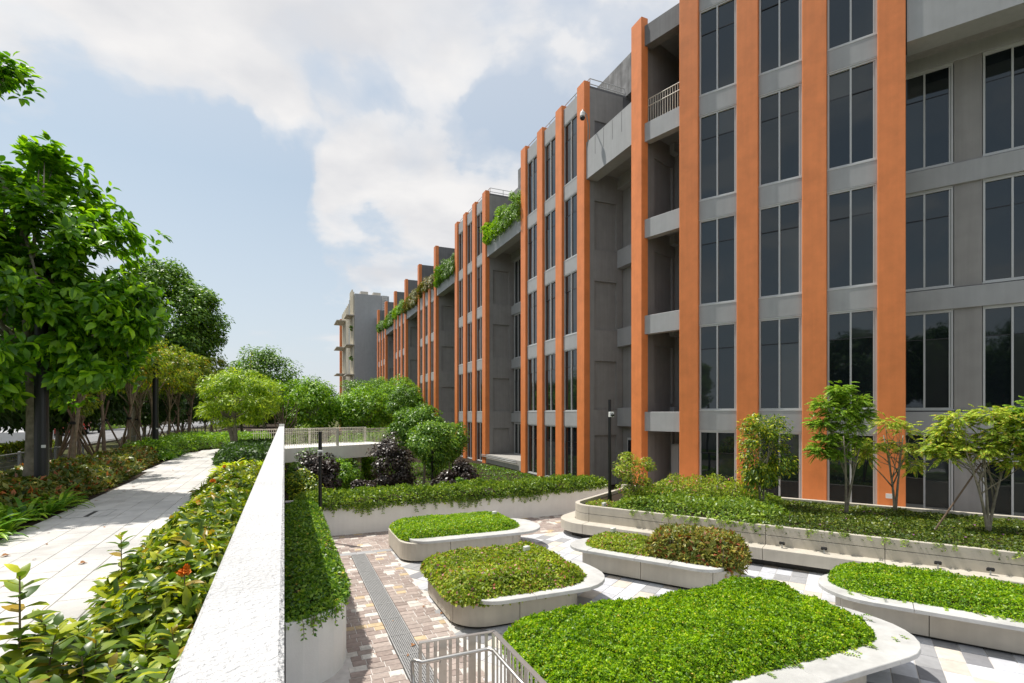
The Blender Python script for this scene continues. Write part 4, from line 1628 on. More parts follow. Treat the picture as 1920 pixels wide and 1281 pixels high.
# ---- stainless stair guard
sg = empty('stair_guard', (1.9, 5.3, 0), 'stainless steel stair guard with flat bars and round handrail at the bottom edge', 'railing')
HZ = 1.0
pA, pB, pC = Vector((1.41, 5.90)), Vector((2.30, 5.86)), Vector((2.36, 2.6))
b = MB()
b.add([(pA.x, pA.y - .022, HZ), (pB.x - .03, pB.y - .022, HZ), (pB.x + .03, pB.y + .022, HZ), (pA.x, pA.y + .022, HZ), (pA.x, pA.y - .022, HZ - .012), (pB.x - .03, pB.y - .022, HZ - .012), (pB.x + .03, pB.y + .022, HZ - .012), (pA.x, pA.y + .022, HZ - .012)],
      [(0, 1, 2, 3), (7, 6, 5, 4), (0, 4, 5, 1), (2, 6, 7, 3), (0, 3, 7, 4)])
b.build('top_rail', M['steel'], sg)
b = MB()
b.box(pB.x - .028, pB.x + .030, pC.y, pB.y - .023, HZ - .012, HZ)
b.build('top_rail', M['steel'], sg)
bar = MB().bbox(-.019, .019, -.006, .006, 0, HZ - .012, .002).mesh('baluster', M['steel'])
wbar = MB().bbox(-.045, .045, -.008, .008, 0, HZ - .012, .002).mesh('guard_post', M['steel'])
for i in range(11):
    k = i / 10
    p = pA.lerp(pB, k * .985 + .01)
    obj('guard_post' if i in (3, 7) else 'baluster', wbar if i in (3, 7) else bar, sg, (p.x, p.y, 0))
y = pB.y - .12
i = 0
while y > pC.y:
    obj('guard_post' if i % 4 == 3 else 'baluster', wbar if i % 4 == 3 else bar, sg, (pB.x + .001, y, 0), rot=(0, 0, R(90)))
    y -= .115
    i += 1
hz = .86
hp = [(1.40, 5.80, hz - .40), (1.34, 5.80, hz - .30), (1.32, 5.80, hz - .02), (1.335, 5.79, hz), (1.42, 5.78, hz - .012), (2.17, 5.74, hz), (2.205, 5.70, hz), (2.23, 5.60, hz - .01), (2.24, 2.6, hz - .02)]
hp = [(1.36, 5.66, hz - .33), (1.315, 5.80, hz - .25), (1.31, 5.84, hz - .03), (1.325, 5.80, hz), (1.40, 5.74, hz - .015), (2.16, 5.74, hz - .005), (2.20, 5.72, hz - .005), (2.225, 5.66, hz - .005), (2.235, 2.6, hz - .02)]
MB().tube(hp, .021, 12).build('handrail', M['steel'], sg, smooth=True)
for x in (1.47, 1.62, 1.98):
    MB().tube([(x, 5.75, hz - .03), (x, 5.78, hz - .08), (x + .03, 5.88, hz - .08)], .007, 6).build('rail_bracket', M['steel'], sg)

# dead leaves lying about
for (x, y, z, s_, lb) in ((1.79, 8.05, .012, .10, 'curled brown dead leaf lying on the drain grating'), (1.66, 7.75, .012, .06, 'smaller brown leaf on the drain grating, nearer the railing'), (2.35, 9.6, .012, .07, 'brown dead leaf on the brick paving by the flowered bench'), (2.56, 9.15, .01, .08, 'brown dead leaf against the foot of the flowered bench'),
                      (6.35, 8.35, .012, .11, 'dry brown leaf on the grey slabs below the slanting bench'), (-2.0, 6.9, 2.012, .09, 'dry leaf lying alone on the white path'), (-2.9, 7.6, 2.012, .10, 'dry leaf at the left edge of the white path')):
    V, F = leaves(np.array([[x, y, z], [x + .02, y + .02, z + .01]]), np.array([[1, .5, .2], [.3, 1, .1]]), np.array([[0, 0, 1], [.4, 0, 1]]), np.array([s_, s_ * .8]), .5, T_MID)
    obj('dead_leaf', npmesh('dead_leaf', V, F, M['dead']), None, label=lb, cat='leaf')

lt = [npmesh('dead_leaf', *leaves(np.zeros((1, 3)), np.array([[1., .2, .15]]), np.array([[.1, .2, 1.]]), np.ones(1), .5, T_MID), M['dead'])]
for i in range(34):
    x, y = (rnd.choice((-3.15, -3.0, -1.5)) + rnd.uniform(-.15, .2), rnd.uniform(4.5, 20)) if i < 24 else (rnd.uniform(-3, -1.6), rnd.uniform(5, 20))
    obj('dead_leaf', lt[0], None, (x, y, 2.012), rot=(rnd.uniform(-.2, .2), rnd.uniform(-.2, .2), rnd.uniform(0, 6.28)), scale=rnd.uniform(.03, .075), label='small dry brown leaf scattered on the white path', cat='leaf', group='dry leaves scattered on the white path')
for i in range(26):
    x, y = (rnd.uniform(.9, 2.5), rnd.uniform(6.8, 15.8)) if i < 18 else (rnd.uniform(2.6, 8), rnd.choice((11.6, 12.0, 7.5)) + rnd.uniform(-.3, .3))
    obj('dead_leaf', lt[0], None, (x, y, .014), rot=(rnd.uniform(-.2, .2), rnd.uniform(-.2, .2), rnd.uniform(0, 6.28)), scale=rnd.uniform(.025, .06), label='small dry brown leaf scattered on the court paving', cat='leaf', group='dry leaves scattered on the court paving')

# ================================================================== TREES AND SHRUBS
def tree(name, label, base, trunk_h, rad, center, radii, ncl, nl, size, lm, bark='bark', width=.5, cr=.32, inner=.45, trunks=1, group=None, cat='tree', nlimb=14, tmpl=T_SMALL, flat=.75, lowcut=-1., droop=.25, forkz=.5, bend=.12, centers=None):
    r = empty(name, base, label, cat, group)
    V, F, C = crown_leaves(center, radii, ncl, nl, size, width, cr, tmpl, inner, flat, lowcut=lowcut, droop=droop, centers=centers)
    obj('crown', npmesh('crown', V, F, lm), r)
    idx = NP.permutation(len(C))[:nlimb]
    branch_mesh(base, trunk_h, rad, C[idx], trunks=trunks, forkz=forkz, bend=bend).build('trunk', M[bark], r, smooth=True)
    return r, C


# -- broad leaved tree at the left edge
BL = T_MID
bigb = (-4.3, 12.35, 1.99)
bt = empty('broad_leaved_tree', bigb, 'big broad leaved tree with straight trunk at the left edge beside a black lamp post', 'tree')
# clumps follow the outline of the crown: hanging lower to the right, thin top
cl = []
crown_outline = [(20, 300), (66, 365), (25, 430), (118, 432), (180, 446), (60, 500), (148, 525), (232, 552), (100, 585), (188, 612), (30, 605), (244, 622), (138, 668), (55, 680), (202, 690), (5, 735), (98, 715), (-40, 360), (-60, 455),
                 (-60, 555), (-50, 650), (-100, 500), (-120, 600), (-45, 740), (-160, 540), (-110, 400),
                 (10, 345), (62, 440), (100, 490), (190, 570), (60, 555), (145, 590), (100, 640), (20, 525), (-15, 330), (105, 395), (20, 660), (165, 640), (215, 600), (130, 560), (45, 480), (-20, 590), (70, 610)]
rv, fv = Vector((math.cos(YAW), -math.sin(YAW), 0)), Vector((math.sin(YAW), math.cos(YAW), 0))
for (u_, v_) in crown_outline:
    r_ = (u_ - 57) / 985 * 9.6
    z_ = 3.6 + (776 - v_) / 985 * 9.6
    dm = math.sqrt(max(.2, 1.9 ** 2 - (r_ + .5) ** 2 * .8 - (z_ - 5.9) ** 2 * .35)) if abs(z_ - 5.9) < 3 else .4
    for k_ in range(4):
        dd = rnd.uniform(-1, 1) * dm
        p_ = Vector(bigb) + rv * (r_ * (1 + dd / 9.6) + rnd.uniform(-.12, .12)) + fv * dd
        cl.append((p_.x, p_.y, z_ + (z_ - 3.6) * dd / 9.6 + rnd.uniform(-.12, .12)))
tips = [Vector(bigb) + rv * r_ + Vector((0, 0, z_ - 1.99)) for r_, z_ in ((-.42, 9.78), (-.62, 9.86), (-.85, 9.8))]
cl += [tuple(p_) for p_ in tips]
cl = np.array(cl)
cxyz = np.array([bigb[0] - .3, bigb[1], 5.6])
nl = 26000
which = NP.integers(0, len(cl), nl)
# leaves sit in whorls at twig ends
tw_c = cl[NP.integers(0, len(cl), 3900)] + rdir(3900) * NP.uniform(.05, .46, (3900, 1)) * np.array([1, 1, .75])
which = NP.integers(0, 3900, nl)
tdir = nrm(tw_c - cxyz + rdir(3900) * 1.2 + np.array([0, 0, .5]))
A = rdir(nl)
A = A - tdir[which] * (A * tdir[which]).sum(1, keepdims=True) * .8
A = nrm(A) + tdir[which] * .35 - np.array([0, 0, .30])
P = tw_c[which] + nrm(A) * .03
N = nrm(tdir[which] * .7 + np.array([0, 0, .8]) + rdir(nl) * .3)
SZ = NP.uniform(.14, .26, nl)
eye = np.array([0, 0, 3.6])
dist = np.linalg.norm(P - eye, axis=1)
# the leaves nearest the camera and inside the picture are pieces of their own
s_, c_ = math.sin(YAW), math.cos(YAW)
tt = P[:, 0] * s_ + P[:, 1] * c_
uu = 960 + 985 * (P[:, 0] * c_ - P[:, 1] * s_) / tt
score = np.where((uu > 5) & (uu < 280), dist, 99)
order = np.argsort(score)
near, rest = order[:296], order[296:]
V, F = leaves(P[rest], A[rest], N[rest], SZ[rest], .52, T_MID)
obj('crown', npmesh('crown', V, F, L['big']), bt, kind='stuff')
lv, lf = leaves(np.zeros((1, 3)), np.array([[0, 1., 0]]), np.array([[0, 0, 1.]]), np.ones(1), .52, T_MID)
leafme = npmesh('leaf', lv, lf, L['big'])


def axes_rot(a, n_):
    a = Vector(a).normalized()
    n_ = Vector(n_)
    sd = a.cross(n_).normalized()
    n_ = sd.cross(a)
    return Matrix((sd, a, n_)).transposed().to_euler()


for i in near:
    obj('leaf', leafme, bt, tuple(P[i]), rot=axes_rot(A[i], N[i]), scale=float(SZ[i]))
b = branch_mesh(bigb, 5.2, .115, [tuple(cl[i]) for i in NP.permutation(len(cl))[:46]], forkz=.45, bend=.05, n=14)
b.tube([Vector(bigb) + Vector((0, 0, 4.6)), Vector(bigb) + rv * -.6 + Vector((0, 0, 6.2)), Vector(bigb) + rv * -.85 + Vector((0, 0, 7.2)), tips[0]], [.06, .04, .025, .012], 6)
b.build('trunk', M['barkg'], bt, smooth=True)

# -- lamp posts
for (x, y, lb) in ((-3.96, 11.9, 'thick black lamp post rising into the broad leaved tree beside its trunk'), (-4.62, 24.4, 'black lamp post farther along the path among the young trees')):
    r = empty('lamp_post', (x, y, 1.99), lb, 'lamp post', 'black lamp posts beside the white path')
    MB().tube([(x, y, 1.95), (x, y, 2.2), (x, y, 2.201), (x, y, 5.5)], [.115, .115, .105, .098], 20).build('post', M['black'], r, smooth=False)
    MB().tube([(x, y, 5.5), (x, y, 5.53), (x, y, 5.531), (x, y, 6.0)], [.09, .09, .10, .10], 20).build('lamp_head', M['black'], r)
    MB().bbox(x + .03, x + .09, y - .115, y - .09, 3.0, 3.05, .004).build('number_plate', M['camwhite'], r)

# -- dark dense tree behind
cl_ = None
tree('dense_tree', 'tall dense dark green tree with rounded crown standing behind the young trees', (-9.6, 43.5, 1.2), 7.5, .3, (-8.0, 42.5, 9.4), (4.3, 4.3, 5.0), 230, 42000, .25, L['dense'], 'barkg', cr=.22, inner=.6, nlimb=30, width=.5)

# -- young trees on stakes along the path
yt = []
for i in range(3):
    V, F, C = crown_leaves((0, 0, 3.75), (1.25, 1.25, 1.35), 42, 4600, .125, .5, .26, T_SMALL, .3, .7, droop=.1)
    me = npmesh('crown', V, F, L['young'])
    bm = branch_mesh((0, 0, 0), 3.0, .065, C[:18], bend=.18, forkz=.55).mesh('trunk', M['bark'], True)
    yt.append((me, bm))
spots = [(-4.95, 16.8, 0, 1.0, 'nearest the black lamp post by the broad tree'), (-5.75, 19.9, 1, 1.0, 'second one along the fence, its trunk forked'), (-5.5, 19.0, 2, .62, ''), (-5.5, 21.6, 2, 1.02, ''), (-5.3, 23.6, 0, 1.05, ''), (-5.6, 26.2, 1, 1.0, ''),
         (-5.45, 28.6, 2, 1.05, ''), (-5.4, 31.5, 0, 1.0, ''), (-5.5, 34.4, 1, 1.08, ''), (-5.3, 37.0, 2, 1.1, ''), (-4.4, 39.5, 0, 1.1, '')]
ylab = ['young staked tree with pale foliage standing nearest the thick black lamp post', 'young staked tree, second along the mesh fence, with a slanting forked trunk', 'shortest young staked tree with orange tipped leaves, its crown low before the dark trees',
        'young staked tree with its two crossed stakes left of the farther lamp post', 'young staked tree just left of the farther black lamp post, with olive crown', 'young staked tree directly right of the farther lamp post',
        'second young staked tree right of the farther lamp post', 'third young staked tree right of the farther lamp post', 'young staked tree with greyish crown below the dense tree edge', 'last but one young staked tree where the path bends', 'last young staked tree where the path bends away']
stk = MB().tube([(0, 0, 0), (0, 0, 1)], [.03, .026], 7).mesh('stake', M['stake'])
for i, (x, y, k, sc_, _) in enumerate(spots):
    rz = rnd.uniform(0, 6.28)
    r = empty('young_tree', (x, y, 1.98), ylab[i], 'tree', 'young staked trees along the path', rotz=rz)
    local('crown', yt[k][0], r, (0, 0, 0), scale=(sc_, sc_, sc_))
    local('trunk', yt[k][1], r, (0, 0, 0), scale=(sc_, sc_, sc_))
    for j in range(3):
        a = j * 2.1 + .4
        ln = rnd.uniform(1.7, 2.1) * min(1, sc_ + .1)
        # stakes lean in on the trunk and cross it near the tie
        f = Vector((math.cos(a) * .62, math.sin(a) * .62, 0))
        t = Vector((-math.cos(a) * .16, -math.sin(a) * .16, ln))
        dv = t - f
        local('stake', stk, r, f, rot=dv.to_track_quat('Z', 'Y').to_euler(), scale=(1, 1, dv.length))
    local('tie', MB().tube([(0, 0, 1.35 * sc_), (0, 0, 1.42 * sc_)], .085, 10).mesh('tie', M['rubber']), r)

# -- feathery tree in the bed on the right of the path
tree('feathery_tree', 'bright feathery low tree with twin trunks beside the bend of the white path', (-1.9, 24.0, 1.98), 2.3, .13, (-1.75, 24.2, 4.25), (1.75, 1.75, 1.35), 85, 15000, .16, L['feather'], 'barkg', width=.26, cr=.27, inner=.35, trunks=2, flat=.5, nlimb=34, droop=.0, bend=.3)
b = MB().tube([(-1.3, 24.3, 5.3), (-1.25, 24.3, 6.2)], [.012, .006], 5)
V, F = leaves(np.array([[-1.26, 24.3, 5.5 + .05 * i] for i in range(15)]), rdir(15) + np.array([0, 0, .3]), rdir(15) + np.array([0, 0, 1]), np.full(15, .13), .3)
r_ = obj('tall_shoot', npmesh('tall_shoot', V, F, L['feather']), None, label='single thin shoot standing up out of the feathery tree', cat='shoot')
b.build('stem', M['bark'], r_)

# -- trees beyond the footbridge
far = [(1.8, 43, 6.6, 2.4, 'far', 'broad bright tree beyond the left end of the footbridge railing'), (-1.5, 46, 9.2, 2.9, 'dense', 'taller dark tree rising behind the feathery tree'), (5.6, 42, 6.0, 2.2, 'far', 'bright bushy tree above the middle of the footbridge railing'),
       (9.3, 47, 6.3, 2.3, 'far', 'yellow green tree against the far orange pilasters'), (6.6, 52, 7.2, 2.5, 'dense', 'dark green tree peeping between the two bright ones beyond the footbridge'), (11.2, 55, 7.6, 2.4, 'far', 'bright tree at the foot of the farthest orange bay'),
       (2.5, 58, 7.8, 2.8, 'dense', 'dark tree farthest back behind the footbridge'), (9.6, 60, 7.7, 2.6, 'dense', 'dark leafy tree just below the grey tower'), (14, 80, 9.5, 3.4, 'far', 'bright tree at the foot of the grey tower'), (-3.5, 52, 8.5, 2.8, 'dense', 'dark tree beyond the bend of the path')]
for (x, y, h, rr, lm, lb) in far:
    tree('leafy_tree', lb, (x, y, 0), h * .55, .14, (x, y, h - rr * 1.05), (rr, rr, rr * 1.05), 80, 10000, .21, L[lm], 'barkg', cr=.30, inner=.4, group='trees beyond the footbridge', nlimb=16)
tree('leafy_tree', 'pale bare branched tree showing its forked limbs beyond the parapet end', (.0, 38, 0), 4.2, .10, (.1, 38, 5.0), (1.6, 1.6, 1.4), 24, 1500, .22, L['far'], 'bark', cr=.3, inner=.5, group='trees beyond the footbridge', nlimb=20, forkz=.4)

# round trees before the wing
tree('round_tree', 'upper rounded dark green tree before the orange bays, taller of the neighbouring pair', (6.75, 31.5, 0), 3.6, .09, (6.7, 31.5, 4.2), (1.15, 1.15, 1.15), 60, 10000, .13, L['dense'], 'barkg', cr=.3, inner=.45, nlimb=14)
tree('round_tree', 'rounded dark tree with glossy crown behind the silvery purple shrub', (6.0, 24.3, 0), 2.5, .07, (5.8, 24.5, 3.0), (1.4, 1.4, 1.1), 70, 12000, .12, L['dense'], 'barkg', cr=.3, inner=.4, nlimb=14)
tree('round_tree', 'lower bushy green tree on a thin dark trunk right of the footbridge', (5.6, 21.3, 0), 2.1, .05, (5.7, 21.4, 2.3), (1.05, 1.05, 1.1), 56, 8500, .105, L['vinedark'], 'black', cr=.32, inner=.35, nlimb=12)
tree('round_tree', 'slim bushy tree touching the orange bay, right of the rounded pair', (6.75, 22.6, 0), 2.2, .05, (6.9, 22.7, 2.35), (.8, .8, .95), 40, 5500, .105, L['vinedark'], 'barkg', cr=.34, inner=.35, nlimb=12)

# purple shrubs
for (x, y, h, rr, lb) in ((1.15, 21.3, 2.3, .80, 'dark purple leaved shrub left of the bridge column, behind the black pole'), (4.15, 22.4, 2.75, 1.0, 'largest dark purple leaved shrub right of the bridge column'), (5.75, 19.6, 1.45, .70, 'silvery purple shrub nearest the orange bay, left twin'), (6.65, 20.1, 1.9, .60, 'silvery purple shrub nearest the orange bay, right twin'), (2.95, 22.0, 1.0, .55, 'low dark purple shrub at the foot of the bridge column')):
    tree('purple_shrub', lb, (x, y, 0), h * .6, .03, (x, y, h * .52), (rr, rr, h * .5), 46, 7500, .095, L['purple'], 'bark', width=.8, cr=.34, inner=.3, group='purple shrubs below the footbridge', cat='shrub', nlimb=10, forkz=.15, bend=.3)
# green understorey below the bridge
for (x, y, h, rr, lm, lb) in ((.65, 19.9, 1.75, .7, 'cornerbush', 'round green bush beside the parapet wall below the bridge end'), (1.0, 22.6, 2.2, 1.0, 'dense', 'dark green bush filling the corner under the bridge'), (2.15, 23.5, 1.7, .75, 'far', 'light green bush just left of the bridge column'), (4.3, 31.5, 2.2, 1.1, 'far', 'green bush behind the bridge column'), (2.4, 27, 1.5, 1.2, 'dense', 'dark bush in the shade beneath the footbridge'), (6.2, 19.3, 1.15, .5, 'far', 'pale green low shrub between two purple shrubs'),
                              (3.3, 31, 2.8, 1.4, 'far', 'light bush seen through the footbridge railing'), (5.6, 33.5, 2.9, 1.5, 'far', 'yellow green bush seen through the right half of the railing'), (1.0, 33, 3.0, 1.3, 'vine', 'pale bush seen through the left end of the railing'), (7.8, 28.5, 2.6, 1.3, 'dense', 'dark bush below the rounded tree pair')):
    tree('green_bush', lb, (x, y, 0), h * .6, .03, (x, y, h * .5), (rr, rr, h * .5), 44, 5200, .105, L[lm], 'bark', width=.5, cr=.34, inner=.3, group='bushes around the footbridge', cat='bush', nlimb=10, forkz=.15, bend=.3)

bed('groundcover', 'patchy green groundcover between the purple shrubs and the orange bays', T0, [(.2, 18.6), (13.3, 18.8), (13.3, 34), (9, 38), (.2, 38)], -.05, .14, 22000, .10, L['dense'], rise=.6, seed=6, lumpy=.08, depth=.15)
# corner shrubs in the stepped planter
q = PF((.95, 1.15))
tree('thin_shrub', 'thin leafed upright shrub just right of the planter pole, orange pilaster behind', q + (.8,), 1.1, .025, (q[0], q[1], 1.75), (.62, .62, .85), 34, 3000, .085, L['pinkcover'], 'bark', width=.36, cr=.30, inner=.35, nlimb=18, forkz=.1, bend=.5, cat='shrub', trunks=3)
q = PF((4.3, 2.15))
tree('bushy_tree', 'bushy small tree with yellow green tips before the second pilaster of the bent wing', q + (.8,), 1.9, .04, (q[0] + .05, q[1] - .02, 2.55), (.76, .76, 1.35), 52, 6000, .105, L['cornerbush'], 'barkg', width=.34, cr=.30, inner=.35, nlimb=20, forkz=.2, bend=.25, trunks=2)


# pinnate-leaved young trees
def pinnate_tree(label, base, h, center, radii, nfrond, lm, trunks, flen=.42, spread=.5, layers=None, limbs=14):
    r = empty('feather_leaved_tree', base, label, 'tree', 'feather leaved young trees in the stepped planter')
    d = rdir(nfrond)
    d[:, 2] = d[:, 2] * .8 + .1
    C = np.array(center) + d * np.array(radii) * NP.uniform(.25, 1, (nfrond, 1)) ** .45
    if layers:
        k = NP.integers(0, len(layers), nfrond)
        lay = np.array(layers)
        a = NP.uniform(0, 2 * math.pi, nfrond)
        rr = NP.uniform(0, 1, nfrond) ** .5 * lay[k, 3]
        C = lay[k, :3] + np.column_stack([np.cos(a) * rr, np.sin(a) * rr, NP.normal(0, .09, nfrond)]) * .8
        out = C - lay[k, :3]
    else:
        out = C - np.array(center)
    out[:, 2] *= .4
    dirs = nrm(nrm(out) * .9 + rdir(nfrond) * .55 + np.array([0, 0, .16]))
    npair = 11
    Ps, As, Ns, Sz = [], [], [], []
    up = np.array([0, 0, 1.])
    ln = NP.uniform(.7, 1.25, nfrond) * flen
    for j in range(npair):
        t = (j + .6) / npair
        p = C + dirs * (ln * t)[:, None] - up * (ln * .38 * t ** 2)[:, None]
        tang = nrm(dirs - up * (.38 * 2 * t))
        sd = nrm(np.cross(tang, up))
        for sg in (-1, 1):
            Ps.append(p)
            As.append(sd * sg + tang * .35 - up * .35)
            Ns.append(np.cross(tang, sd) * -1 + rdir(nfrond) * .2 + up * .8)
            Sz.append(ln * .30 * (math.sin(math.pi * (t * .8 + .14)) ** .6))
    V, F = leaves(np.concatenate(Ps), np.concatenate(As), np.concatenate(Ns), np.concatenate(Sz), .5)
    obj('crown', npmesh('crown', V, F, lm), r)
    branch_mesh(base, h, .045, C[NP.permutation(nfrond)[:limbs]], trunks=trunks, forkz=.35, bend=.22).build('trunk', M['barkg'], r, smooth=True)
    return r


def moved(lay, dx, dy, dz):
    return [(x + dx, y + dy, z + dz, r) for x, y, z, r in lay]


pinnate_tree('feather leaved young tree with densest deep green crown before the third window strip', (13.74, 9.3, .82), 2.2, (13.62, 9.4, 3.3), (.68, .68, 1.05), 1500, L['pinnate'], 2, .21,
             layers=moved([(13.3, 9.6, 3.85, .30), (13.0, 9.85, 3.5, .32), (13.55, 9.4, 3.55, .36), (13.35, 9.6, 3.25, .45), (12.95, 9.9, 3.0, .34), (13.45, 9.5, 2.9, .42), (13.1, 9.75, 2.6, .38), (13.5, 9.45, 2.5, .3), (12.9, 9.9, 2.25, .28), (13.25, 9.65, 2.2, .3), (13.75, 9.3, 3.2, .25)], .36, -.2, .38))
pinnate_tree('thin feather leaved young tree with sparse layered foliage before the last orange pilaster', (15.15, 8.9, .82), 2.2, (15.1, 8.95, 2.8), (.7, .7, .8), 380, L['pinnatey'], 2, .22,
             layers=moved([(14.6, 9.1, 3.15, .42), (14.95, 8.9, 3.0, .35), (14.3, 9.25, 2.55, .35), (15.05, 8.85, 2.5, .38), (14.1, 9.4, 2.3, .22), (15.2, 8.8, 2.05, .2)], .4, -.1, .22), limbs=22)
pinnate_tree('widest feather leaved young tree on a many stemmed trunk before the grey recess', (14.43, 6.52, .82), 2.0, (14.4, 6.6, 2.95), (.95, .95, .85), 1150, L['pinnatey'], 3, .23, limbs=22,
             layers=moved([(14.0, 7.05, 3.1, .30), (13.85, 7.15, 2.8, .30), (14.1, 6.9, 2.55, .36), (13.85, 7.1, 2.3, .30), (14.3, 6.55, 3.2, .40), (14.7, 6.2, 3.1, .38), (14.5, 6.35, 2.8, .46), (14.85, 6.0, 2.55, .4), (14.3, 6.6, 2.4, .40), (14.65, 6.2, 2.2, .36), (13.65, 7.25, 2.45, .22)], .1, -.05, .38))
pinnate_tree('feather leaved young tree cut by the right photo edge', (15.6, 5.9, .82), 2.0, (15.45, 5.9, 3.2), (.9, .9, .9), 700, L['pinnate'], 2, .24)
# prop stake of the multi-stemmed tree
q = PF((7.9, 1.15))
MB().tube([(q[0], q[1], .8), (14.3, 6.6, 2.5)], [.02, .018], 7).build('prop_stake', M['stake'], None, label='thin dark prop stake leaning on the many stemmed tree', cat='stake')

# ---- planting on the roof beams
for i, (g0, g1) in enumerate(gaps):
    yv = -(g0 + g1) / 2
    half = (g1 - g0) / 2
    lm = ('far', 'dense', 'croton', 'dense')[i]
    cs = np.column_stack([13.50 + NP.uniform(-.15, .5, 170), yv + NP.uniform(-half, half, 170), NP.uniform(16.6, 17.5, 170)])
    cs[:, 2] += .2 * np.sin(cs[:, 1] * 2.3 + i)
    cs[::3, 2] = NP.uniform(16.0, 16.6, len(cs[::3]))
    cs[::3, 0] = 13.5
    V, F, _ = crown_leaves((13.7, yv, 16.9), (.6, half, .8), 0, 15000, .115, .42, .17, centers=cs, flat=1.1, droop=.6)
    obj('hanging_plant', npmesh('hanging_plant', V, F, L[lm]), None, label=('thick green planting spilling over the first bridge beam from the near end', 'dark green planting spilling over the second bridge beam', 'dark green planting over the third bridge beam', 'planting over the farthest bridge beam')[i], cat='plant', group='planting on the roof beams')
for i, (a, e) in enumerate(ends[2:]):
    yv = -(a + e) / 2
    cs = np.column_stack([13.55 + NP.uniform(-.2, .4, 130), yv + NP.uniform(-3, 3, 130), NP.uniform(16.4, 17.5, 130)])
    cs[:, 2] += .2 * np.sin(cs[:, 1] * 2.3 + i)
    V, F, _ = crown_leaves((13.7, yv, 16.9), (.6, 3, .7), 0, 12000, .12, .42, .17, centers=cs, flat=1.1, droop=.6)
    obj('hanging_plant', npmesh('hanging_plant', V, F, L[('croton', 'far', 'dense')[i]]), None, label=('reddish flowering planting on top of the third orange bay', 'green planting on top of the fourth orange bay', 'green planting on top of the farthest orange bay')[i], cat='plant', group='planting on the roof beams')

# ================================================================== HEDGES BESIDE THE PATH
# right: broad hedge mass between the path and the parapet wall, near plants one by one
def hz_r(x, y, d):
    return 2.0 + (.42 + .10 * lump(x, y, 2.1, 1.2) + .05 * lump(x, y, 6, .4)) * np.clip(d / .30, .2, 1) ** .5


hp_ = [(-.26, 3.6), (-1.22, 4.0), (-1.16, 4.6), (-1.34, 5.2), (-1.25, 6.0), (-1.40, 6.9), (-1.24, 7.8), (-1.38, 8.8), (-1.28, 9.8), (-1.45, 11), (-1.35, 12.2), (-1.5, 13.3), (-.26, 13.3)]
V, F = mound_leaves(hp_, hz_r, 17000, .115, .42, depth=.30, tilt=.55, droop=.55, tmpl=T_MID)
hd = obj('hedge', npmesh('hedge', V, F, L['hedge']), None, label='broad glossy leaved hedge between white path and parapet wall', cat='hedge', kind='stuff')
MB().prism([(-.25, 0), (-1.15, 0), (-1.15, 13.3), (-.25, 13.3)], 1.98, 2.06).build('soil', M['soil'], hd)
b = MB()
for q in scatter([(-.3, 3.8), (-1.0, 4.2), (-1.02, 13), (-.3, 13)], 300):
    b.tube([(q[0], q[1], 2.0), (q[0] + rnd.uniform(-.06, .06), q[1] + rnd.uniform(-.06, .06), 2.3)], [.006, .003], 4)
b.build('stem', M['bark'], hd, kind='stuff')

# individual plants in the foreground
lv, lf = [], []
tv = np.array([(0, 0, 0), (-.20, .18, .03), (.20, .18, .03), (-.27, .48, .05), (.27, .48, .05), (-.17, .78, -.02), (.17, .78, -.02), (0, 1.04, -.16), (0, .22, -.01), (0, .5, .0), (0, .8, -.06)])
tf = np.array([(0, 8, 1, 1), (0, 2, 8, 8), (1, 8, 9, 3), (8, 2, 4, 9), (3, 9, 10, 5), (9, 4, 6, 10), (5, 10, 7, 7), (10, 6, 7, 7)])
me = bpy.data.meshes.new('leaf')
me.from_pydata([tuple(v) for v in tv], [], [tuple(dict.fromkeys(f)) for f in tf])
me.materials.append(L['hedge'])
me.polygons.foreach_set('use_smooth', [True] * len(me.polygons))
me.update()
plantleaf = me
protos = []


def near_plant(h, nlv, seed):
    rr = random.Random(seed)
    r = bpy.data.objects.new('leafy_plant', None)
    COL.objects.link(r)
    pts = [Vector((0, 0, 0)), Vector((rr.uniform(-.03, .03), rr.uniform(-.03, .03), h * .5)), Vector((rr.uniform(-.05, .05), rr.uniform(-.05, .05), h))]
    local('stem', MB().tube(pts, [.006, .005, .003], 6).mesh('stem', M['bark']), r)
    for i in range(nlv):
        k = 1 - (i / nlv) * .62
        a = i * 2.4 + rr.uniform(-.3, .3)
        p = pts[1].lerp(pts[2], (k - .5) * 2) if k > .5 else pts[0].lerp(pts[1], k * 2)
        el = .75 - .95 * (1 - k) / .62 + rr.uniform(-.2, .2)
        ax = Vector((math.cos(a) * math.cos(el), math.sin(a) * math.cos(el), math.sin(el)))
        up = Vector((-math.cos(a) * math.sin(el), -math.sin(a) * math.sin(el), math.cos(el))) + Vector((rr.uniform(-.2, .2), rr.uniform(-.2, .2), 0))
        sz = (.075 + .075 * min(1, (1 - k) * 3.5)) * rr.uniform(.8, 1.2)
        local('leaf', plantleaf, r, p, rot=axes_rot(ax, up), scale=sz)
    return r


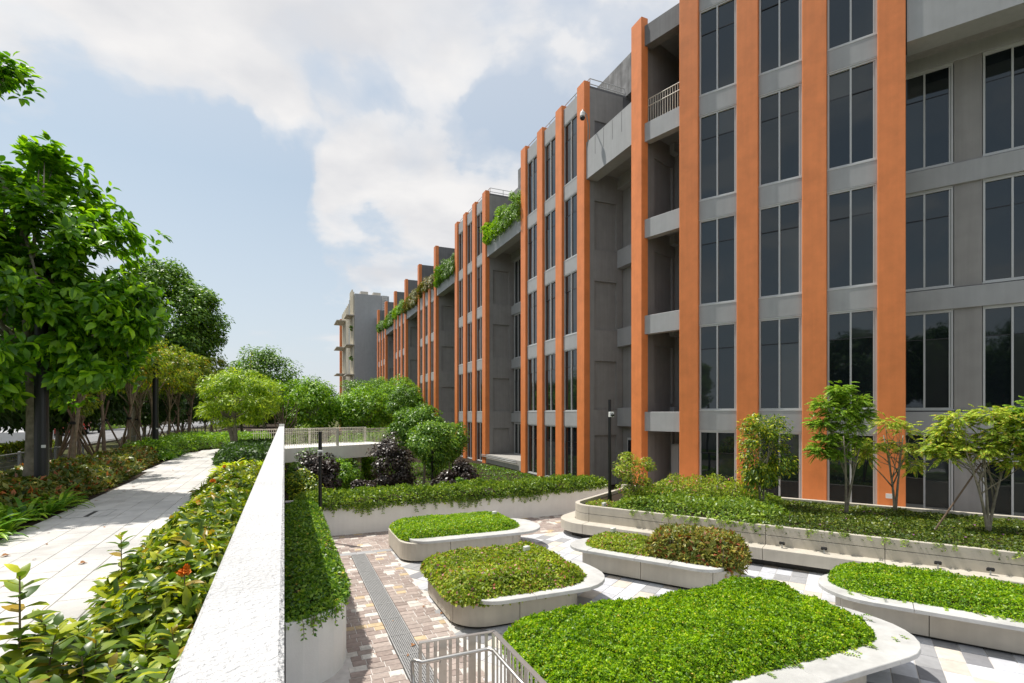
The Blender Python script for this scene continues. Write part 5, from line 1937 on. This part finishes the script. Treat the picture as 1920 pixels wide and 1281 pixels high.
protos = [near_plant(.40, 22, 1), near_plant(.46, 24, 2), near_plant(.36, 20, 3), near_plant(.64, 21, 4)]
pls = []
yy = 1.25
while yy < 4.1:
    for x in (-.34, -.56, -.78, -1.0, -1.2, -1.32):
        pls.append((x + rnd.uniform(-.07, .07), yy + rnd.uniform(-.08, .08)))
    yy += .235
pls = [p for p in pls if p[0] > -1.40]
used = set()
glab = 'leafy glossy green plant in the near end of the hedge beside the parapet wall'
for i, (x, y) in enumerate(pls):
    k = i % 3
    o = protos[k] if k not in used else copy_tree(protos[k])
    used.add(k)
    o.location = (x, y, 1.98 + rnd.uniform(-.08, .0))
    o.rotation_euler = (rnd.uniform(-.12, .12), rnd.uniform(-.12, .12), rnd.uniform(0, 6.28))
    s_ = rnd.uniform(.82, 1.12)
    o.scale = (s_, s_, s_)
    tag(o, glab, 'plant', 'plants in the near end of the hedge')
# tall seedlings leaning over the path
for (x, y, s_, lb) in ((-1.36, 3.72, 1.15, 'tall single seedling with long drooping leaves leaning over the white path at bottom left'), (-1.30, 3.2, .8, 'short bushy seedling in the bottom left corner over the white path'), (-1.18, 5.15, 1.0, 'upright leafy shoot with dark drooping leaves at the hedge edge halfway up')):
    o = protos[3] if lb.startswith('tall') else copy_tree(protos[3])
    o.location = (x, y, 1.98)
    o.rotation_euler = (0, 0, rnd.uniform(0, 6))
    o.scale = (s_, s_, s_)
    o['group'] = 'seedlings at the hedge edge'
    o['label'] = lb
    o['category'] = 'plant'
# orange blossoms on the hedge
for (x, y, z, s_, lb) in ((-.62, 4.15, 2.52, .050, 'orange blossom head nearest, on top of the hedge'), (-.95, 7.4, 2.50, .045, 'second orange blossom on the hedge, towards the path side'), (-1.05, 9.7, 2.5, .05, 'third orange blossom on the hedge'), (-1.12, 12.2, 2.5, .05, 'farthest orange blossom on the hedge')):
    P = np.tile(np.array([[x, y, z]]), (26, 1)) + rdir(26) * s_ * .35
    A = rdir(26)
    A[:, 2] = np.abs(A[:, 2])
    V, F = leaves(P, A, rdir(26) + np.array([0, 0, .8]), np.full(26, s_), .8)
    o = obj('blossom', npmesh('blossom', V, F, M['petal']), None, label=lb, cat='flower')
    MB().tube([(x, y, z - .2), (x, y, z)], .004, 5).build('stem', M['bark'], o)


# strap leaved clumps
def strap_mesh(nlv, ln, lm, name, wid=.035):
    Vs, Fs, o = [], [], 0
    for i in range(nlv):
        a = NP.uniform(0, 2 * math.pi)
        l_ = ln * NP.uniform(.65, 1.15)
        el = NP.uniform(.55, 1.35)
        n_ = 6
        d = np.array([math.cos(a), math.sin(a)])
        sd = np.array([-d[1], d[0]])
        p = np.array([d[0] * .03, d[1] * .03, 0.])
        rows = []
        for j in range(n_ + 1):
            t = j / n_
            w = wid * (math.sin(math.pi * min(1, .18 + t * .82)) ** .7 if t < 1 else .02)
            rows.append((p + np.array([sd[0] * w, sd[1] * w, .012]), p, p + np.array([-sd[0] * w, -sd[1] * w, .012])))
            e2 = el - 1.5 * t ** 1.4
            p = p + np.array([d[0] * math.cos(e2), d[1] * math.cos(e2), math.sin(e2)]) * l_ / n_
        for j, rw in enumerate(rows):
            Vs += list(rw)
        for j in range(n_):
            for k in (0, 1):
                Fs.append((o + j * 3 + k, o + j * 3 + k + 1, o + (j + 1) * 3 + k + 1, o + (j + 1) * 3 + k))
        o += 3 * (n_ + 1)
    return npmesh(name, np.array(Vs), np.array(Fs), lm, True)


lil = [strap_mesh(26, .55, L['lily'], 'strap_leaved_clump') for _ in range(3)]
pos = []
yy = 4.6
while yy < 11.6:
    for x in (-3.5, -3.85, -4.2, -4.6, -5.0):
        if x > -3.6 - max(0, (8.2 - yy)) * .0:
            pass
        pos.append((x + rnd.uniform(-.12, .12), yy + rnd.uniform(-.15, .15)))
    yy += .42
pos = [p for p in pos if (p[0] > -4.25 or p[1] < 9.8)]
for i, (x, y) in enumerate(pos):
    obj('strap_leaved_clump', lil[i % 3], None, (x, y, 1.98), rot=(0, 0, rnd.uniform(0, 6.28)), scale=rnd.uniform(.75, 1.05), label='clump of strap shaped green leaves bordering the white path at left', cat='plant', group='strap leaved clumps at the left path edge')
for i in range(9):
    x, y = -3.85 + rnd.uniform(-.3, .25), 21.6 + rnd.uniform(-1.2, 1.5)
    obj('strap_leaved_clump', lil[i % 3], None, (x, y, 1.98), rot=(0, 0, rnd.uniform(0, 6.28)), scale=.8, label='clump of strap leaves at the foot of the farther lamp post', cat='plant', group='strap leaved clumps by the farther lamp post')
lim = [strap_mesh(24, .48, L['limestrap'], 'lime_strap_clump', .022) for _ in range(2)]
for i in range(34):
    x, y = -.35 - rnd.random() * .95, 13.2 + rnd.random() * 2.9
    obj('lime_strap_clump', lim[i % 2], None, (x, y, 2.0), rot=(0, 0, rnd.uniform(0, 6.28)), scale=rnd.uniform(.9, 1.15), label='lime yellow strap leaf clump in the patch beyond the glossy hedge', cat='plant', group='lime strap leaf clumps by the parapet wall')
for i in range(8):
    x, y = -.4 - rnd.random() * .7, 22.5 + rnd.random() * 1.6
    obj('lime_strap_clump', lim[i % 2], None, (x, y, 2.12), rot=(0, 0, rnd.uniform(0, 6.28)), scale=rnd.uniform(.9, 1.1), label='lime strap leaf clump beside the feathery tree, near the parapet end', cat='plant', group='lime strap leaf clumps near the parapet end')


def hedge(name, label, poly, h, n, size, lm, width=.45, seed=0., rise=.25, lumpy=.07, z0=2.0, depth=.3):
    return shrub_mass(name, label, 'hedge', T0, poly, z0, h, n, size, lm, width, rise, lumpy, seed, depth, .6, kind='stuff')


hedge('dark_hedge', 'low dark leaved hedge around the foot of the feathery tree', [(-.25, 16.2), (-1.55, 16.2), (-2.1, 19.5), (-2.15, 22), (-1.6, 24.4), (-.25, 25)], .50, 11000, .11, L['deep'], seed=3)
hedge('croton_hedge', 'low hedge of red tinged leaves along the left side of the path', [(-3.55, 10.8), (-3.45, 14), (-3.75, 19), (-3.95, 21.5), (-5.2, 21.5), (-5.4, 16), (-5.5, 9.6), (-4.3, 9.8)], .42, 17000, .115, L['croton'], seed=5, lumpy=.09)
hedge('shade_hedge', 'red leaved hedge in the shade behind the strap leaves at the far left', [(-5.0, 4), (-5.0, 9.4), (-6.0, 9.6), (-6.2, 4)], .45, 4000, .115, L['croton'], seed=6)
hedge('fern_hedge', 'low feathery green hedge where the path bends away', [(-3.95, 22.5), (-3.9, 25), (-3.1, 27.2), (-1.9, 29.3), (-.6, 30.3), (-.6, 33), (-5.2, 33), (-5.4, 22.5)], .55, 15000, .13, L['far'], width=.26, seed=7, lumpy=.1)

# ================================================================== FENCE AND STREET ON THE LEFT
fc = empty('mesh_fence', (-6.45, 20, 1.6), 'low galvanised wire mesh fence along the left of the planting', 'fence')
pm = MB().bbox(-.03, .03, -.03, .03, 0, 1.25, .006).mesh('fence_post', M['galv'])
b = MB()
y = 6.0
while y < 60:
    obj('fence_post', pm, fc, (-6.45, y, 1.35))
    y += 2.4
for k in range(9):
    z = 1.45 + k * .135
    b.box(-6.452, -6.448, 6, 60, z - .002, z + .002)
y = 6.0
while y < 34:
    b.box(-6.4515, -6.4485, y - .0015, y + .0015, 1.42, 2.55)
    y += .06
b.build('wire_mesh', M['galv'], fc, kind='stuff')
MB().tube([(-6.45, 6, 2.56), (-6.45, 60, 2.56)], .012, 6).build('top_wire', M['galv'], fc)

dk = []
for i in range(3):
    V, F, C = crown_leaves((0, 0, 4.6), (3.6, 3.6, 3.3), 110, 12000, .30, .5, .26, T_SMALL, .45, .7)
    dk.append((npmesh('crown', V, F, L['deep']), branch_mesh((0, 0, 0), 4.2, .17, C[:22], bend=.1).mesh('trunk', M['barkg'], True)))
spots = [(-11, 17, 0), (-10.5, 22, 1), (-11.4, 27, 2), (-10.2, 31.5, 0), (-11.5, 36.5, 1), (-10.3, 48, 2), (-11, 54, 0), (-9.5, 62, 1), (-25.5, 26, 2), (-27, 36, 0), (-26, 46, 1), (-27.5, 57, 2), (-26, 68, 0), (-27, 80, 1), (-26, 95, 2), (-30, 110, 0), (-14, 82, 2), (-8, 72, 0), (-3, 70, 1), (-12, 100, 2), (-2, 95, 0), (3, 88, 1), (-19, 118, 1), (-7, 110, 0), (-36, 60, 2), (-38, 80, 1), (-37, 45, 0), (-44, 100, 2)]
ordn = ['first', 'second', 'third', 'fourth', 'fifth', 'sixth', 'seventh', 'eighth', 'ninth', 'tenth', 'eleventh', 'twelfth']
cnt = {}
for i, (x, y, k) in enumerate(spots):
    rr = rnd.uniform(0, 6.28)
    row = 0 if i < 8 else 1 if x < -20 else 2
    cnt[row] = cnt.get(row, -1) + 1
    lb = ('dark shade tree on the verge beyond the mesh fence, %s from the near end', 'dark tree across the street, %s of its row counting from the near end', 'distant dark tree past the path bend, %s one counted from the left')[row] % ordn[cnt[row]]
    r = empty('street_tree', (x, y, 1.2 if x < -5 else .6), lb, 'tree', ('shade trees on the grass verge', 'shade trees across the street', 'distant trees beyond the path')[row], rotz=rr)
    sc_ = rnd.uniform(.9, 1.15)
    local('crown', dk[k][0], r, scale=sc_)
    local('trunk', dk[k][1], r, scale=sc_)
# the row of trees goes on behind the camera: the big windows mirror it
for i, (x, y, k) in enumerate([(-5.5, -1.5, 0), (-6.5, -7, 1), (-4.5, -13, 2), (-12, -4, 1), (-12, -12, 0)]):
    r = empty('street_tree', (x, y, 1.9), 'tree of the path row mirrored in the big windows, %s behind the viewpoint' % ordn[i], 'tree', 'trees mirrored in the windows', rotz=i * 1.3)
    local('crown', dk[k][0], r, scale=1.1)
    local('trunk', dk[k][1], r, scale=1.1)
hedge('shade_shrubs', 'dark unclipped shrubs in the shade along the verge, left of the red truck gap', [(-12.6, 12), (-12.6, 27), (-13.4, 27), (-13.4, 12)], .9, 5000, .18, L['deep'], z0=1.25, seed=3)
hedge('street_hedge', 'bright clipped hedge along the far side of the street', [(-24.6, 20), (-24.6, 120), (-26, 120), (-26, 20)], .9, 7000, .22, L['far'], z0=1.2, seed=2)
hedge('verge_hedge', 'sunny yellow green hedge on the verge below the shade trees', [(-12.4, 31), (-12.4, 40), (-13.2, 40), (-13.2, 31)], .8, 3500, .16, L['young'], z0=1.25, seed=2)


def wheels(r, pts, rad, z):
    for (x, y) in pts:
        w_ = MB().tube([(x - .11, y, z + rad), (x + .11, y, z + rad)], rad, 16).build('wheel', M['rubber'], r)
        MB().tube([(x - .12, y, z + rad), (x + .12, y, z + rad)], rad * .55, 12).build('rim', M['alu'], w_)


def at_pix(u, z, v):
    t = (3.6 - z) * 985 / (v - 776)
    dx = (u - 960) / 985
    return Vector((t * (s_y + dx * c_y), t * (c_y - dx * s_y), z))


s_y, c_y = math.sin(YAW), math.cos(YAW)
p = Vector((-22.1, 75.0))
tr_ = empty('crane_truck', (p.x, p.y, 1.25), 'red truck cab with folded crane seen between the trunks on the street', 'truck')
z = 1.25
x, y = p
MB().cprism([(x - 1.1, y), (x + 1.1, y), (x + 1.1, y + 1.9), (x - 1.1, y + 1.9)], z + .55, z + 2.5, .12).build('cab', M['red'], tr_)
MB().box(x - .95, x + .95, y - .02, y + .03, z + 1.45, z + 2.2).build('windscreen', M['vehglass'], tr_)
MB().box(x - 1.0, x + 1.0, y - .06, y - .021, z + .6, z + .95).build('bumper', M['truckwhite'], tr_)
for dx in (-.8, .8):
    MB().box(x + dx - .14, x + dx + .14, y - .09, y - .061, z + .8, z + 1.0).build('headlight', M['camwhite'], tr_)
MB().bbox(x - 1.1, x + 1.1, y + 2.1, y + 7, z + .8, z + 1.2, .03).build('flatbed', M['black'], tr_)
MB().tube([(x, y + 2.3, z + 1.2), (x, y + 2.4, z + 3.3), (x - .2, y + 1.2, z + 3.6)], [.16, .14, .1], 8).build('crane', M['red'], tr_)
wheels(tr_, [(x - 1.0, y + .9), (x + 1.0, y + .9), (x - 1.0, y + 5.4), (x + 1.0, y + 5.4)], .45, z)


def car(name, label, x, y, z, m, L_=4.2, h=1.45, van=False):
    r = empty(name, (x, y, z), label, 'van' if van else 'car')
    w = .88
    b = MB().cprism([(x - w, y), (x + w, y), (x + w, y + L_), (x - w, y + L_)], z + .28, z + (.85 if not van else 1.1), .08)
    b.build('body', m, r)
    y0, y1 = (y + .9, y + L_ - .5) if not van else (y + .6, y + L_ - .05)
    hh = h if not van else 2.0
    zt = z + (.85 if not van else 1.1)
    vs = [(x - w + .05, y0, zt), (x + w - .05, y0, zt), (x + w - .05, y1, zt), (x - w + .05, y1, zt), (x - w + .18, y0 + .55, z + hh), (x + w - .18, y0 + .55, z + hh), (x + w - .18, y1 - (.4 if not van else .1), z + hh), (x - w + .18, y1 - (.4 if not van else .1), z + hh)]
    MB().add(vs, [(4, 5, 6, 7), (0, 1, 5, 4), (1, 2, 6, 5), (2, 3, 7, 6), (3, 0, 4, 7)]).build('cabin', m, r)
    MB().add([(x - w + .2, y0 + .06, zt + .06), (x + w - .2, y0 + .06, zt + .06), (x + w - .26, y0 + .46, z + hh - .1), (x - w + .26, y0 + .46, z + hh - .1)], [(0, 1, 2, 3)]).build('windscreen', M['vehglass'], r)
    MB().add([(x + w - .03, y0 + .5, zt + .08), (x + w - .03, y1 - .5, zt + .08), (x + w - .13, y1 - .6, z + hh - .12), (x + w - .13, y0 + .75, z + hh - .12)], [(0, 1, 2, 3)]).build('side_window', M['vehglass'], r)
    for dx in (-.62, .62):
        MB().box(x + dx - .16, x + dx + .16, y - .02, y + .05, z + .55, z + .72).build('headlight', M['camwhite'], r)
    wheels(r, [(x - w + .08, y + .8), (x + w - .08, y + .8), (x - w + .08, y + L_ - .8), (x + w - .08, y + L_ - .8)], .32, z)
    return r


car('parked_car', 'small red car on the street left of the red truck', -22.4, 69.5, 1.25, M['red'])
car('delivery_van', 'white van on the street at the far left edge behind the trunks', -17.9, 48.5, 1.25, M['truckwhite'], 5.0, van=True)
